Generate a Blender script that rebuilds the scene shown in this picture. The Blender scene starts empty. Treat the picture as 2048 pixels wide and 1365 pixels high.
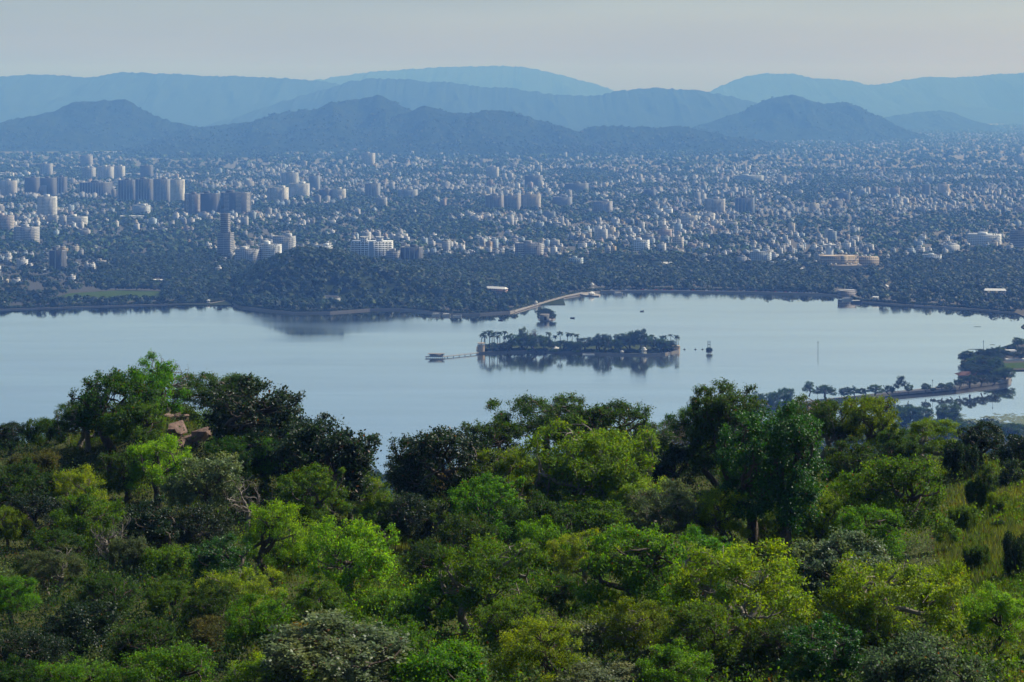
import bpy, math, random
import numpy as np
from mathutils import Vector, geometry

R = math.radians
SC = bpy.context.scene
COL = SC.collection

# ------------------------------------------------------------------ camera
F, HZ, CX, H = 4000.0, 195.0, 1024.0, 300.0     # focal length and horizon in photo pixels, eye height over the lake
cam_d = bpy.data.cameras.new('camera')
cam = bpy.data.objects.new('camera', cam_d)
COL.objects.link(cam)
cam.location = (0, 0, H)
cam.rotation_euler = (R(90), 0, 0)
cam_d.sensor_width = 36
cam_d.lens = F / 2048 * 36
cam_d.shift_y = (HZ - 682.5) / 2048
cam_d.clip_start = 1
cam_d.clip_end = 80000
SC.camera = cam

# ------------------------------------------------------------------ sky, sun, exposure
SUN_EL, SUN_AZ = 44.0, 62.0                      # azimuth clockwise from the view direction
world = bpy.data.worlds.new('World')
SC.world = world
world.use_nodes = True
wn, wl = world.node_tree.nodes, world.node_tree.links
sky = wn.new('ShaderNodeTexSky')
sky.sky_type = 'NISHITA'
sky.sun_disc = False
sky.sun_elevation = R(SUN_EL)
sky.sun_rotation = R(SUN_AZ)
sky.altitude = 300
sky.air_density = 1.0
sky.dust_density = 1.4
sky.ozone_density = 3.8
bg = wn['Background']
bg.inputs['Strength'].default_value = 0.076
s_tc = wn.new('ShaderNodeTexCoord'); s_mp = wn.new('ShaderNodeMapping'); s_mp.inputs['Scale'].default_value = (3.0, 3.0, 26.0); wl.new(s_tc.outputs['Generated'], s_mp.inputs['Vector'])
s_n = wn.new('ShaderNodeTexNoise'); s_n.inputs['Scale'].default_value = 1.3; s_n.inputs['Detail'].default_value = 5; wl.new(s_mp.outputs[0], s_n.inputs['Vector'])
s_mr = wn.new('ShaderNodeMapRange'); s_mr.inputs['From Min'].default_value = 0.3; s_mr.inputs['From Max'].default_value = 0.7; s_mr.inputs['To Min'].default_value = 0.90; s_mr.inputs['To Max'].default_value = 1.10; wl.new(s_n.outputs['Fac'], s_mr.inputs['Value'])
s_mx = wn.new('ShaderNodeMix'); s_mx.data_type = 'RGBA'; s_mx.blend_type = 'MULTIPLY'; s_mx.inputs['Factor'].default_value = 1.0
wl.new(sky.outputs[0], s_mx.inputs['A']); wl.new(s_mr.outputs['Result'], s_mx.inputs['B']); wl.new(s_mx.outputs['Result'], bg.inputs['Color'])   # thin uneven smog
sun_d = bpy.data.lights.new('sun', 'SUN')
sun_d.energy = 5.0
sun_d.angle = R(0.6)
sun_d.color = (1.0, 0.965, 0.91)
sun = bpy.data.objects.new('sun', sun_d)
COL.objects.link(sun)
sv = Vector((math.sin(R(SUN_AZ)) * math.cos(R(SUN_EL)), math.cos(R(SUN_AZ)) * math.cos(R(SUN_EL)), math.sin(R(SUN_EL))))
sun.rotation_euler = sv.to_track_quat('Z', 'Y').to_euler()
sun.location = (0, 0, 700)
SC.view_settings.view_transform = 'Standard'
SC.view_settings.look = 'None'
SC.view_settings.exposure = 0.3
SC.view_settings.gamma = 1.0
cy = SC.cycles
cy.max_bounces = 5
cy.diffuse_bounces = 2
cy.glossy_bounces = 2
cy.transmission_bounces = 3
cy.volume_bounces = 0
cy.transparent_max_bounces = 4
cy.use_denoising = True
cy.caustics_reflective = False
cy.caustics_refractive = False

# ------------------------------------------------------------------ helpers
def tag(o, label=None, cat=None, group=None, kind=None):
    if label: o['label'] = label
    if cat: o['category'] = cat
    if group: o['group'] = group
    if kind: o['kind'] = kind
    return o

def empty(name, loc=(0, 0, 0), rz=0.0):
    o = bpy.data.objects.new(name, None)
    COL.objects.link(o)
    o.location = loc
    o.rotation_euler = (0, 0, rz)
    o.empty_display_size = 0.5
    return o

def link(name, me, mat=None, parent=None):
    o = bpy.data.objects.new(name, me)
    COL.objects.link(o)
    if mat is not None and not me.materials: me.materials.append(mat)
    if parent is not None: o.parent = parent
    return o

def copy_tree(o, parent=None):
    c = o.copy()
    COL.objects.link(c)
    c.parent = parent
    for ch in o.children: copy_tree(ch, c)
    return c

def mesh_np(name, V, Fs, tint=None, uv=None, smooth=False):
    """V (n,3); Fs: list of (m,k) index arrays; tint: per-face colour; uv: per-loop."""
    me = bpy.data.meshes.new(name)
    V = np.asarray(V, np.float32)
    Fs = [np.asarray(f, np.int32) for f in Fs if len(f)]
    loops = np.concatenate([f.ravel() for f in Fs])
    tot = np.concatenate([np.full(len(f), f.shape[1], np.int32) for f in Fs])
    st = np.concatenate([[0], np.cumsum(tot)[:-1]]).astype(np.int32)
    me.vertices.add(len(V)); me.vertices.foreach_set('co', V.ravel())
    me.loops.add(len(loops)); me.loops.foreach_set('vertex_index', loops)
    me.polygons.add(len(tot)); me.polygons.foreach_set('loop_start', st); me.polygons.foreach_set('loop_total', tot)
    if smooth: me.polygons.foreach_set('use_smooth', np.ones(len(tot), bool))
    me.update(calc_edges=True)
    if tint is not None:
        a = me.attributes.new('tint', 'FLOAT_COLOR', 'FACE')
        t = np.ones((len(tot), 4), np.float32); t[:, :3] = tint
        a.data.foreach_set('color', t.ravel())
    if uv is not None:
        l = me.uv_layers.new(name='uv')
        l.data.foreach_set('uv', np.asarray(uv, np.float32).ravel())
    return me

class MB:
    """collects simple solids into one mesh"""
    def __init__(s): s.v, s.f, s.n = [], [], 0
    def add(s, V, Fc):
        V = [tuple(p) for p in V]
        s.f += [tuple(i + s.n for i in f) for f in Fc]
        s.v += V; s.n += len(V); return s
    def box(s, c, d, rz=0.0, taper=1.0):
        x, y, z = c; a, b, h = d[0] / 2, d[1] / 2, d[2]           # z = bottom
        ca, sa = math.cos(rz), math.sin(rz)
        P = []
        for zz, k in ((0, 1), (h, taper)):
            for u, w in ((-a, -b), (a, -b), (a, b), (-a, b)):
                u2, w2 = u * k, w * k
                P.append((x + u2 * ca - w2 * sa, y + u2 * sa + w2 * ca, z + zz))
        return s.add(P, [(3, 2, 1, 0), (4, 5, 6, 7), (0, 1, 5, 4), (1, 2, 6, 5), (2, 3, 7, 6), (3, 0, 4, 7)])
    def cyl(s, c, r, h, n=10, r2=None):
        r2 = r if r2 is None else r2
        P = [(c[0] + r * math.cos(2 * math.pi * i / n), c[1] + r * math.sin(2 * math.pi * i / n), c[2]) for i in range(n)]
        P += [(c[0] + r2 * math.cos(2 * math.pi * i / n), c[1] + r2 * math.sin(2 * math.pi * i / n), c[2] + h) for i in range(n)]
        return s.add(P, [tuple(range(n - 1, -1, -1)), tuple(range(n, 2 * n))] + [(i, (i + 1) % n, n + (i + 1) % n, n + i) for i in range(n)])
    def dome(s, c, r, h, n=12, m=5):
        P, Q = [], []
        for j in range(m):
            t = j / m * math.pi / 2
            for i in range(n):
                a = 2 * math.pi * i / n
                P.append((c[0] + r * math.cos(t) * math.cos(a), c[1] + r * math.cos(t) * math.sin(a), c[2] + h * math.sin(t)))
        P.append((c[0], c[1], c[2] + h))
        for j in range(m - 1):
            for i in range(n): Q.append((j * n + i, j * n + (i + 1) % n, (j + 1) * n + (i + 1) % n, (j + 1) * n + i))
        for i in range(n): Q.append(((m - 1) * n + i, (m - 1) * n + (i + 1) % n, m * n))
        Q.append(tuple(range(n - 1, -1, -1)))
        return s.add(P, Q)
    def bar(s, p, q, r, n=5):
        p, q = Vector(p), Vector(q); d = (q - p).normalized()
        u = d.orthogonal().normalized(); w = d.cross(u)
        P = [p + r * (math.cos(2 * math.pi * i / n) * u + math.sin(2 * math.pi * i / n) * w) for i in range(n)]
        P += [a + (q - p) for a in P]
        return s.add(P, [tuple(range(n - 1, -1, -1)), tuple(range(n, 2 * n))] + [(i, (i + 1) % n, n + (i + 1) % n, n + i) for i in range(n)])
    def prism(s, poly, z0, z1):
        n = len(poly)
        if sum(poly[i][0] * poly[(i + 1) % n][1] - poly[(i + 1) % n][0] * poly[i][1] for i in range(n)) < 0: poly = poly[::-1]
        P = [(a, b, z0) for a, b in poly] + [(a, b, z1) for a, b in poly]
        return s.add(P, [tuple(range(n - 1, -1, -1)), tuple(range(n, 2 * n))] + [(i, (i + 1) % n, n + (i + 1) % n, n + i) for i in range(n)])
    def mesh(s, name):
        me = bpy.data.meshes.new(name); me.from_pydata(s.v, [], s.f); me.update(); return me
    def build(s, name, mat, parent=None): return link(name, s.mesh(name), mat, parent)

def hsh(ix, iy, seed):
    h = (ix.astype(np.int64) * 374761393 + iy.astype(np.int64) * 668265263 + seed * 1442695041) & 0xFFFFFFFF
    h = ((h ^ (h >> 13)) * 1274126177) & 0xFFFFFFFF
    h = h ^ (h >> 16)
    return (h & 0xFFFFFF) / float(0xFFFFFF) * 2 - 1

def vnoise(x, y, seed=0):
    x = np.asarray(x, float); y = np.asarray(y, float)
    ix, iy = np.floor(x).astype(np.int64), np.floor(y).astype(np.int64)
    fx, fy = x - ix, y - iy
    fx = fx * fx * (3 - 2 * fx); fy = fy * fy * (3 - 2 * fy)
    a, b, c, d = hsh(ix, iy, seed), hsh(ix + 1, iy, seed), hsh(ix, iy + 1, seed), hsh(ix + 1, iy + 1, seed)
    return (a * (1 - fx) + b * fx) * (1 - fy) + (c * (1 - fx) + d * fx) * fy

def fbm(x, y, o=4, seed=0):
    r, a, t = 0, 1.0, 0
    for i in range(o):
        r = r + a * vnoise(np.asarray(x) * 2 ** i + 17.3 * i, np.asarray(y) * 2 ** i - 9.1 * i, seed + i); t += a; a *= 0.5
    return r / t

def W(px, py, z=0.0):
    D = (H - z) * F / (py - HZ)
    return ((px - CX) * D / F, D, z)
def PX(x, y): return CX + F * x / y
def PY(y, z=0.0): return HZ + F * (H - z) / y

# ------------------------------------------------------------------ materials
def mat(name, col, rough=0.8, spec=0.3, noise=None, metallic=0.0, bump=None):
    """noise = (scale, other colour, amount, detail) mottles the base colour in object space"""
    m = bpy.data.materials.new(name); m.use_nodes = True
    nt = m.node_tree; b = nt.nodes['Principled BSDF']
    b.inputs['Base Color'].default_value = (*col, 1); b.inputs['Roughness'].default_value = rough
    b.inputs['Specular IOR Level'].default_value = spec; b.inputs['Metallic'].default_value = metallic
    if noise:
        tc = nt.nodes.new('ShaderNodeTexCoord')
        n = nt.nodes.new('ShaderNodeTexNoise'); n.inputs['Scale'].default_value = noise[0]; n.inputs['Detail'].default_value = noise[3] if len(noise) > 3 else 4
        n.inputs['Roughness'].default_value = 0.65
        nt.links.new(tc.outputs['Object'], n.inputs['Vector'])
        r = nt.nodes.new('ShaderNodeValToRGB')
        w = noise[2]
        r.color_ramp.elements[0].position = 0.5 - 0.5 * (1 - w) - 0.001 if w < 1 else 0.3
        r.color_ramp.elements[1].position = 0.5 + 0.5 * (1 - w) + 0.001 if w < 1 else 0.7
        r.color_ramp.elements[0].color = (*col, 1); r.color_ramp.elements[1].color = (*noise[1], 1)
        nt.links.new(n.outputs['Fac'], r.inputs['Fac']); nt.links.new(r.outputs['Color'], b.inputs['Base Color'])
        if bump:
            bp = nt.nodes.new('ShaderNodeBump'); bp.inputs['Strength'].default_value = bump[0]; bp.inputs['Distance'].default_value = bump[1]
            nt.links.new(n.outputs['Fac'], bp.inputs['Height']); nt.links.new(bp.outputs['Normal'], b.inputs['Normal'])
    return m

def leaf_mat(name, source, trans=0.45, rough=0.55, spec=0.2, var=0.5, dead=0.02):
    """leaf colour from the object's own colour or the plant's tint attribute, varied leaf by leaf"""
    m = bpy.data.materials.new(name); m.use_nodes = True
    nt = m.node_tree; N = nt.nodes; L = nt.links; b = N['Principled BSDF']; out = N['Material Output']
    if source == 'object': s = N.new('ShaderNodeObjectInfo'); c0 = s.outputs['Color']
    else: s = N.new('ShaderNodeAttribute'); s.attribute_name = 'tint'; c0 = s.outputs['Color']
    g = N.new('ShaderNodeNewGeometry')
    mr = N.new('ShaderNodeMapRange'); mr.inputs['To Min'].default_value = 1 - var; mr.inputs['To Max'].default_value = 1 + var
    L.new(g.outputs['Random Per Island'], mr.inputs['Value'])
    h = N.new('ShaderNodeHueSaturation')
    mh = N.new('ShaderNodeMapRange'); mh.inputs['To Min'].default_value = 0.475; mh.inputs['To Max'].default_value = 0.52
    w = N.new('ShaderNodeTexWhiteNoise'); w.noise_dimensions = '1D'
    L.new(g.outputs['Random Per Island'], w.inputs['W']); L.new(w.outputs['Value'], mh.inputs['Value'])
    tx = N.new('ShaderNodeTexCoord'); ns = N.new('ShaderNodeTexNoise'); ns.inputs['Scale'].default_value = 0.75; ns.inputs['Detail'].default_value = 2
    L.new(tx.outputs['Object'], ns.inputs['Vector'])
    yr = N.new('ShaderNodeMapRange'); yr.inputs['From Min'].default_value = 0.46; yr.inputs['From Max'].default_value = 0.66; L.new(ns.outputs['Fac'], yr.inputs['Value'])
    yg = N.new('ShaderNodeMix'); yg.data_type = 'RGBA'; yg.blend_type = 'MULTIPLY'; yg.inputs['B'].default_value = (1.6, 1.32, 0.9, 1)
    L.new(yr.outputs['Result'], yg.inputs['Factor']); L.new(c0, yg.inputs['A'])
    L.new(mh.outputs['Result'], h.inputs['Hue']); L.new(mr.outputs['Result'], h.inputs['Value']); L.new(yg.outputs['Result'], h.inputs['Color'])
    mx = N.new('ShaderNodeMix'); mx.data_type = 'RGBA'
    th = N.new('ShaderNodeMath'); th.operation = 'LESS_THAN'; th.inputs[1].default_value = dead
    L.new(w.outputs['Value'], th.inputs[0]); L.new(th.outputs[0], mx.inputs['Factor'])
    L.new(h.outputs['Color'], mx.inputs['A']); mx.inputs['B'].default_value = (0.11, 0.05, 0.012, 1)
    col = mx.outputs['Result']
    L.new(col, b.inputs['Base Color']); b.inputs['Roughness'].default_value = rough; b.inputs['Specular IOR Level'].default_value = spec
    tr = N.new('ShaderNodeBsdfTranslucent')
    tc = N.new('ShaderNodeHueSaturation'); tc.inputs['Hue'].default_value = 0.485; tc.inputs['Saturation'].default_value = 1.1; tc.inputs['Value'].default_value = 2.4
    L.new(col, tc.inputs['Color']); L.new(tc.outputs['Color'], tr.inputs['Color'])
    ms = N.new('ShaderNodeMixShader'); ms.inputs['Fac'].default_value = trans
    L.new(b.outputs[0], ms.inputs[1]); L.new(tr.outputs[0], ms.inputs[2]); L.new(ms.outputs[0], out.inputs['Surface'])
    return m

def wall_mat(name, win=(0.035, 0.045, 0.055), pu=3.2, pv=3.2, wu=0.45, wv=0.42, source='tint', col=None, rough=0.75):
    """painted wall in the building's own colour with a grid of dark windows laid out in metres (uv)"""
    m = bpy.data.materials.new(name); m.use_nodes = True
    nt = m.node_tree; N = nt.nodes; L = nt.links; b = N['Principled BSDF']
    if source == 'tint': s = N.new('ShaderNodeAttribute'); s.attribute_name = 'tint'; c0 = s.outputs['Color']
    elif source == 'object': s = N.new('ShaderNodeObjectInfo'); c0 = s.outputs['Color']
    else: s = N.new('ShaderNodeRGB'); s.outputs[0].default_value = (*col, 1); c0 = s.outputs[0]
    uvn = N.new('ShaderNodeUVMap'); sp = N.new('ShaderNodeSeparateXYZ'); L.new(uvn.outputs[0], sp.inputs[0])
    def band(o, p, w):
        d = N.new('ShaderNodeMath'); d.operation = 'DIVIDE'; d.inputs[1].default_value = p; L.new(o, d.inputs[0])
        f = N.new('ShaderNodeMath'); f.operation = 'FRACT'; L.new(d.outputs[0], f.inputs[0])
        c = N.new('ShaderNodeMath'); c.operation = 'COMPARE'; c.inputs[1].default_value = 0.52; c.inputs[2].default_value = w / 2; L.new(f.outputs[0], c.inputs[0])
        return c.outputs[0]
    mu = N.new('ShaderNodeMath'); mu.operation = 'MULTIPLY'
    L.new(band(sp.outputs['X'], pu, wu), mu.inputs[0]); L.new(band(sp.outputs['Y'], pv, wv), mu.inputs[1])
    mx = N.new('ShaderNodeMix'); mx.data_type = 'RGBA'; L.new(mu.outputs[0], mx.inputs['Factor'])
    tc = N.new('ShaderNodeTexCoord'); n = N.new('ShaderNodeTexNoise'); n.inputs['Scale'].default_value = 0.25; n.inputs['Detail'].default_value = 5
    L.new(tc.outputs['Object'], n.inputs['Vector'])
    mr = N.new('ShaderNodeMapRange'); mr.inputs['To Min'].default_value = 0.72; mr.inputs['To Max'].default_value = 1.12; L.new(n.outputs['Fac'], mr.inputs['Value'])
    vm = N.new('ShaderNodeMix'); vm.data_type = 'RGBA'; vm.blend_type = 'MULTIPLY'; vm.inputs['Factor'].default_value = 1
    L.new(c0, vm.inputs['A']); L.new(mr.outputs['Result'], vm.inputs['B'])
    L.new(vm.outputs['Result'], mx.inputs['A']); mx.inputs['B'].default_value = (*win, 1)
    L.new(mx.outputs['Result'], b.inputs['Base Color']); b.inputs['Roughness'].default_value = rough
    b.inputs['Specular IOR Level'].default_value = 0.25
    return m

def water_mat(name, col, rough, ripples, strength):
    m = bpy.data.materials.new(name); m.use_nodes = True
    nt = m.node_tree; N = nt.nodes; L = nt.links; b = N['Principled BSDF']
    b.inputs['Base Color'].default_value = (*col, 1); b.inputs['IOR'].default_value = 1.6; b.inputs['Specular IOR Level'].default_value = 0.5
    tc = N.new('ShaderNodeTexCoord')
    mp = N.new('ShaderNodeMapping'); mp.inputs['Scale'].default_value = (0.0022, 0.006, 1); L.new(tc.outputs['Object'], mp.inputs['Vector'])
    n = N.new('ShaderNodeTexNoise'); n.inputs['Scale'].default_value = 1.0; n.inputs['Detail'].default_value = 4; L.new(mp.outputs[0], n.inputs['Vector'])
    mr = N.new('ShaderNodeMapRange'); mr.inputs['From Min'].default_value = 0.35; mr.inputs['From Max'].default_value = 0.68
    mr.inputs['To Min'].default_value = rough * 0.3; mr.inputs['To Max'].default_value = rough * 2.0
    L.new(n.outputs['Fac'], mr.inputs['Value']); L.new(mr.outputs['Result'], b.inputs['Roughness'])
    n2 = N.new('ShaderNodeTexNoise'); n2.inputs['Scale'].default_value = ripples; n2.inputs['Detail'].default_value = 3; L.new(tc.outputs['Object'], n2.inputs['Vector'])
    bp = N.new('ShaderNodeBump'); bp.inputs['Strength'].default_value = strength; bp.inputs['Distance'].default_value = 0.15
    L.new(n2.outputs['Fac'], bp.inputs['Height']); L.new(bp.outputs['Normal'], b.inputs['Normal'])
    gl = N.new('ShaderNodeBsdfGlossy'); gl.inputs['Color'].default_value = (1.0, 0.985, 0.96, 1)
    L.new(mr.outputs['Result'], gl.inputs['Roughness']); L.new(bp.outputs['Normal'], gl.inputs['Normal'])
    mp3 = N.new('ShaderNodeMapping'); mp3.inputs['Scale'].default_value = (0.0016, 0.013, 1); mp3.inputs['Rotation'].default_value = (0, 0, 0.12); L.new(tc.outputs['Object'], mp3.inputs['Vector'])
    n3 = N.new('ShaderNodeTexNoise'); n3.inputs['Scale'].default_value = 1.0; n3.inputs['Detail'].default_value = 7; n3.inputs['Roughness'].default_value = 0.62; L.new(mp3.outputs[0], n3.inputs['Vector'])
    m3 = N.new('ShaderNodeMapRange'); m3.inputs['From Min'].default_value = 0.34; m3.inputs['From Max'].default_value = 0.62; m3.inputs['To Min'].default_value = 0.84; m3.inputs['To Max'].default_value = 1.0
    L.new(n3.outputs['Fac'], m3.inputs['Value'])
    ms = N.new('ShaderNodeMixShader'); L.new(m3.outputs['Result'], ms.inputs['Fac']); L.new(b.outputs[0], ms.inputs[1]); L.new(gl.outputs[0], ms.inputs[2])
    L.new(ms.outputs[0], N['Material Output'].inputs['Surface'])
    return m

M_LEAF = leaf_mat('leaf_object_colour', 'object')
M_LEAFT = leaf_mat('leaf_tint', 'tint')
M_GLOSSLEAF = leaf_mat('glossy_leaf', 'object', trans=0.3, rough=0.48, spec=0.28, dead=0.01)
M_FARLEAF = leaf_mat('far_leaf', 'tint', trans=0.15, rough=0.6, spec=0.15, dead=0.0)
M_BARK = mat('dark_bark', (0.055, 0.042, 0.032), 0.9, 0.15, (6, (0.13, 0.105, 0.08), 0.5))
M_PALEBARK = mat('pale_bark', (0.30, 0.26, 0.21), 0.8, 0.2, (5, (0.10, 0.08, 0.06), 0.4))

# ------------------------------------------------------------------ haze
hz = MB().box((0, 17200, -6), (34000, 35600, 846))
M_HAZE = bpy.data.materials.new('haze'); M_HAZE.use_nodes = True
nt = M_HAZE.node_tree; nt.nodes.remove(nt.nodes['Principled BSDF'])
pv = nt.nodes.new('ShaderNodeVolumePrincipled')
pv.inputs['Color'].default_value = (0.14, 0.35, 0.95, 1)
pv.inputs['Absorption Color'].default_value = (1, 1, 1, 1)
pv.inputs['Density'].default_value = 0.000112
pv.inputs['Anisotropy'].default_value = -0.02
nt.links.new(pv.outputs[0], nt.nodes['Material Output'].inputs['Volume'])
tag(hz.build('haze', M_HAZE), kind='stuff')

# ------------------------------------------------------------------ hillside under the viewpoint
DS = np.array([-60, 0, 20, 40, 60, 80, 90, 100, 110, 120, 130, 140, 150, 160, 170, 180, 190, 205, 240, 300, 400, 800, 1300, 1500], float)
DY = DS[5:18]
COLS = {
 -300: (1445, 1375, 1305, 1235, 1175, 1120, 1065, 1015, 970, 940, 925, 940, 1000),
 0:    (1445, 1375, 1305, 1235, 1175, 1120, 1060, 1010, 960, 925, 900, 905, 960),
 150:  (1445, 1375, 1305, 1240, 1180, 1125, 1065, 1005, 940, 895, 870, 875, 930),
 330:  (1445, 1378, 1310, 1245, 1185, 1130, 1070, 1000, 915, 845, 812, 815, 880),
 480:  (1445, 1378, 1310, 1245, 1185, 1125, 1070, 1010, 945, 890, 865, 870, 930),
 600:  (1445, 1375, 1305, 1240, 1170, 1120, 1070, 1025, 980, 940, 915, 925, 990),
 760:  (1440, 1370, 1300, 1235, 1180, 1135, 1095, 1060, 1030, 1010, 1005, 1015, 1080),
 900:  (1440, 1370, 1300, 1235, 1170, 1120, 1075, 1035, 1005, 980, 970, 980, 1040),
 1100: (1440, 1370, 1300, 1230, 1165, 1110, 1060, 1015, 975, 940, 920, 925, 985),
 1350: (1440, 1370, 1300, 1230, 1165, 1110, 1060, 1010, 965, 930, 910, 915, 975),
 1600: (1440, 1370, 1300, 1225, 1160, 1110, 1055, 1005, 960, 930, 915, 925, 985),
 1850: (1440, 1370, 1300, 1225, 1155, 1095, 1040, 990, 950, 925, 920, 935, 1000),
 2048: (1440, 1365, 1285, 1205, 1130, 1065, 1010, 965, 930, 915, 915, 930, 990),
 2400: (1440, 1360, 1270, 1185, 1110, 1045, 990, 945, 915, 905, 905, 920, 980)}
CPX = np.array(sorted(COLS), float)
ZT = []
for c in CPX:
    zz = H - (np.array(COLS[int(c)]) - HZ) * DY / F
    ZT.append(np.concatenate([[297, 296, 288, 281, 277.5], zz, [zz[-1] - 15, zz[-1] - 42, 188, 60, 8, -4]]))
ZT = np.array(ZT)

def zg(x, y):
    x = np.asarray(x, float); y = np.asarray(y, float)
    px = np.clip(CX + F * x / np.maximum(y, 60), CPX[0], CPX[-1] - 1e-3)
    i = np.clip(np.searchsorted(CPX, px, 'right') - 1, 0, len(CPX) - 2)
    t = (px - CPX[i]) / (CPX[i + 1] - CPX[i]); t = t * t * (3 - 2 * t)
    d = np.clip(y, DS[0], DS[-1] - 1e-3)
    j = np.clip(np.searchsorted(DS, d, 'right') - 1, 0, len(DS) - 2)
    s = (d - DS[j]) / (DS[j + 1] - DS[j])
    z = (ZT[i, j] * (1 - t) + ZT[i + 1, j] * t) * (1 - s) + (ZT[i, j + 1] * (1 - t) + ZT[i + 1, j + 1] * t) * s
    return z + 0.35 * fbm(x / 9, y / 9, 3, 5) + np.clip((y - 220) / 200, 0, 1) * 9 * fbm(x / 90, y / 90, 3, 8)

def grid_mesh(name, xs, ys, zf):
    X, Y = np.meshgrid(xs, ys)
    Z = zf(X, Y)
    nx, ny = len(xs), len(ys)
    V = np.stack([X, Y, Z], -1).reshape(-1, 3)
    i = (np.arange(ny - 1)[:, None] * nx + np.arange(nx - 1)[None]).ravel()
    return mesh_np(name, V, [np.stack([i, i + 1, i + nx + 1, i + nx], 1)], smooth=True)

M_SOIL = mat('hillside_soil_and_grass', (0.045, 0.048, 0.016), 0.95, 0.1, (0.35, (0.075, 0.085, 0.02), 0.4), bump=(0.6, 0.3))
ys = np.concatenate([np.arange(-60, 60, 6), np.arange(60, 215, 1.5), np.arange(215, 420, 6), np.arange(420, 1500, 40)])
xs = np.concatenate([np.arange(-900, -120, 30), np.arange(-120, 120, 1.5), np.arange(120, 901, 30)])
tag(link('hillside', grid_mesh('hillside', xs, ys, zg), M_SOIL), kind='structure')

# ------------------------------------------------------------------ lake, pond, plain
LAKE = [(-1800, 645), (-600, 632), (0, 621), (120, 617), (250, 613), (420, 608), (452, 603), (465, 609), (482, 616), (540, 623), (590, 628), (660, 627), (740, 621),
        (800, 620), (860, 626), (900, 631), (960, 630), (1020, 626), (1060, 615), (1100, 603), (1130, 595), (1165, 588), (1200, 584.5), (1300, 583.5), (1400, 585),
        (1500, 586), (1560, 588), (1640, 590), (1695, 595), (1715, 604), (1800, 611), (1860, 614), (1950, 620), (2030, 627), (2060, 640), (2042, 655), (2080, 676),
        (2040, 685), (2000, 697), (1958, 704), (1924, 714), (1921, 733), (1945, 739), (1930, 748), (1948, 757), (1912, 778), (1780, 790.5), (1700, 800), (1600, 810), (1500, 819),
        (1400, 834), (1330, 860), (1250, 890), (1100, 915), (1000, 932), (760, 952), (600, 962), (0, 965), (-800, 955), (-2200, 900), (-2600, 760)]
POND = [(1500, 823), (1600, 814), (1700, 804), (1780, 794), (1912, 782), (2014, 768), (2024, 761), (2014, 751), (2004, 743), (2060, 742), (2300, 742), (2400, 800), (2300, 866), (2048, 864),
        (1950, 857), (1860, 851), (1760, 853), (1650, 851), (1550, 856), (1500, 850)]
ISLE = [(955, 708), (1010, 706), (1080, 704.5), (1140, 706.5), (1200, 709.5), (1290, 712), (1330, 709.5), (1358, 704), (1360, 697), (1340, 690), (1240, 688), (1120, 688), (1000, 690), (953, 697)]
ISLET = [(1076, 640), (1084, 642.5), (1100, 643), (1111, 640), (1108, 635.5), (1090, 634), (1078, 636)]
def poly(P, z=0): return [W(a, b, z)[:2] for a, b in P]
LAKEW, PONDW, ISLEW, ISLETW = poly(LAKE), poly(POND), poly(ISLE), poly(ISLET)
OUT = [(-16000, 1290), (16000, 1290), (16000, 34500), (-16000, 34500)]
vv, ff = [], []
for P in (OUT, LAKEW, PONDW):
    ff.append(list(range(len(vv), len(vv) + len(P)))); vv += [Vector(p) for p in P]
res = geometry.delaunay_2d_cdt(vv, [], ff, 1, 1e-4)
keep = [f for f, o in zip(res[2], res[5]) if 1 not in o and 2 not in o]
GZ = 1.0
V = [(p.x, p.y, GZ) for p in res[0]]
M_PLAIN = mat('plain_earth_and_scrub', (0.014, 0.026, 0.010), 1.0, 0.0, (0.02, (0.040, 0.048, 0.020), 0.35, 6))
nv = len(V)
for P in (LAKEW, PONDW):                                             # the bank going down under the water
    n = len(P); b0 = len(V)
    V += [(p[0], p[1], GZ) for p in P] + [(p[0], p[1], -2.0) for p in P]
    keep += [(b0 + i, b0 + (i + 1) % n, b0 + n + (i + 1) % n, b0 + n + i) for i in range(n)]
me = bpy.data.meshes.new('plain'); me.from_pydata(V, [], keep); me.update()
tag(link('plain', me, M_PLAIN), kind='structure')
def sheet(name, P, z, m):
    me = bpy.data.meshes.new(name)
    t = geometry.tessellate_polygon([[Vector((p[0], p[1], 0)) for p in P]])
    t = [f if (Vector(P[f[1]]) - Vector(P[f[0]])).cross(Vector(P[f[2]]) - Vector(P[f[0]])) > 0 else f[::-1] for f in t]
    me.from_pydata([(p[0], p[1], z) for p in P], [], t); me.update()
    return tag(link(name, me, m), kind='structure')
M_LAKE = water_mat('lake_water', (0.06, 0.065, 0.06), 0.085, 0.25, 0.05)
M_POND = water_mat('pond_water', (0.12, 0.13, 0.11), 0.02, 0.12, 0.02)
cx_ = [(-1800, 640), (2200, 575), (2200, 700), (2200, 985), (-3000, 985)]
sheet('lake_water', LAKEW, 0.0, M_LAKE)
sheet('pond_water', PONDW, 0.0, M_POND)

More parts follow.
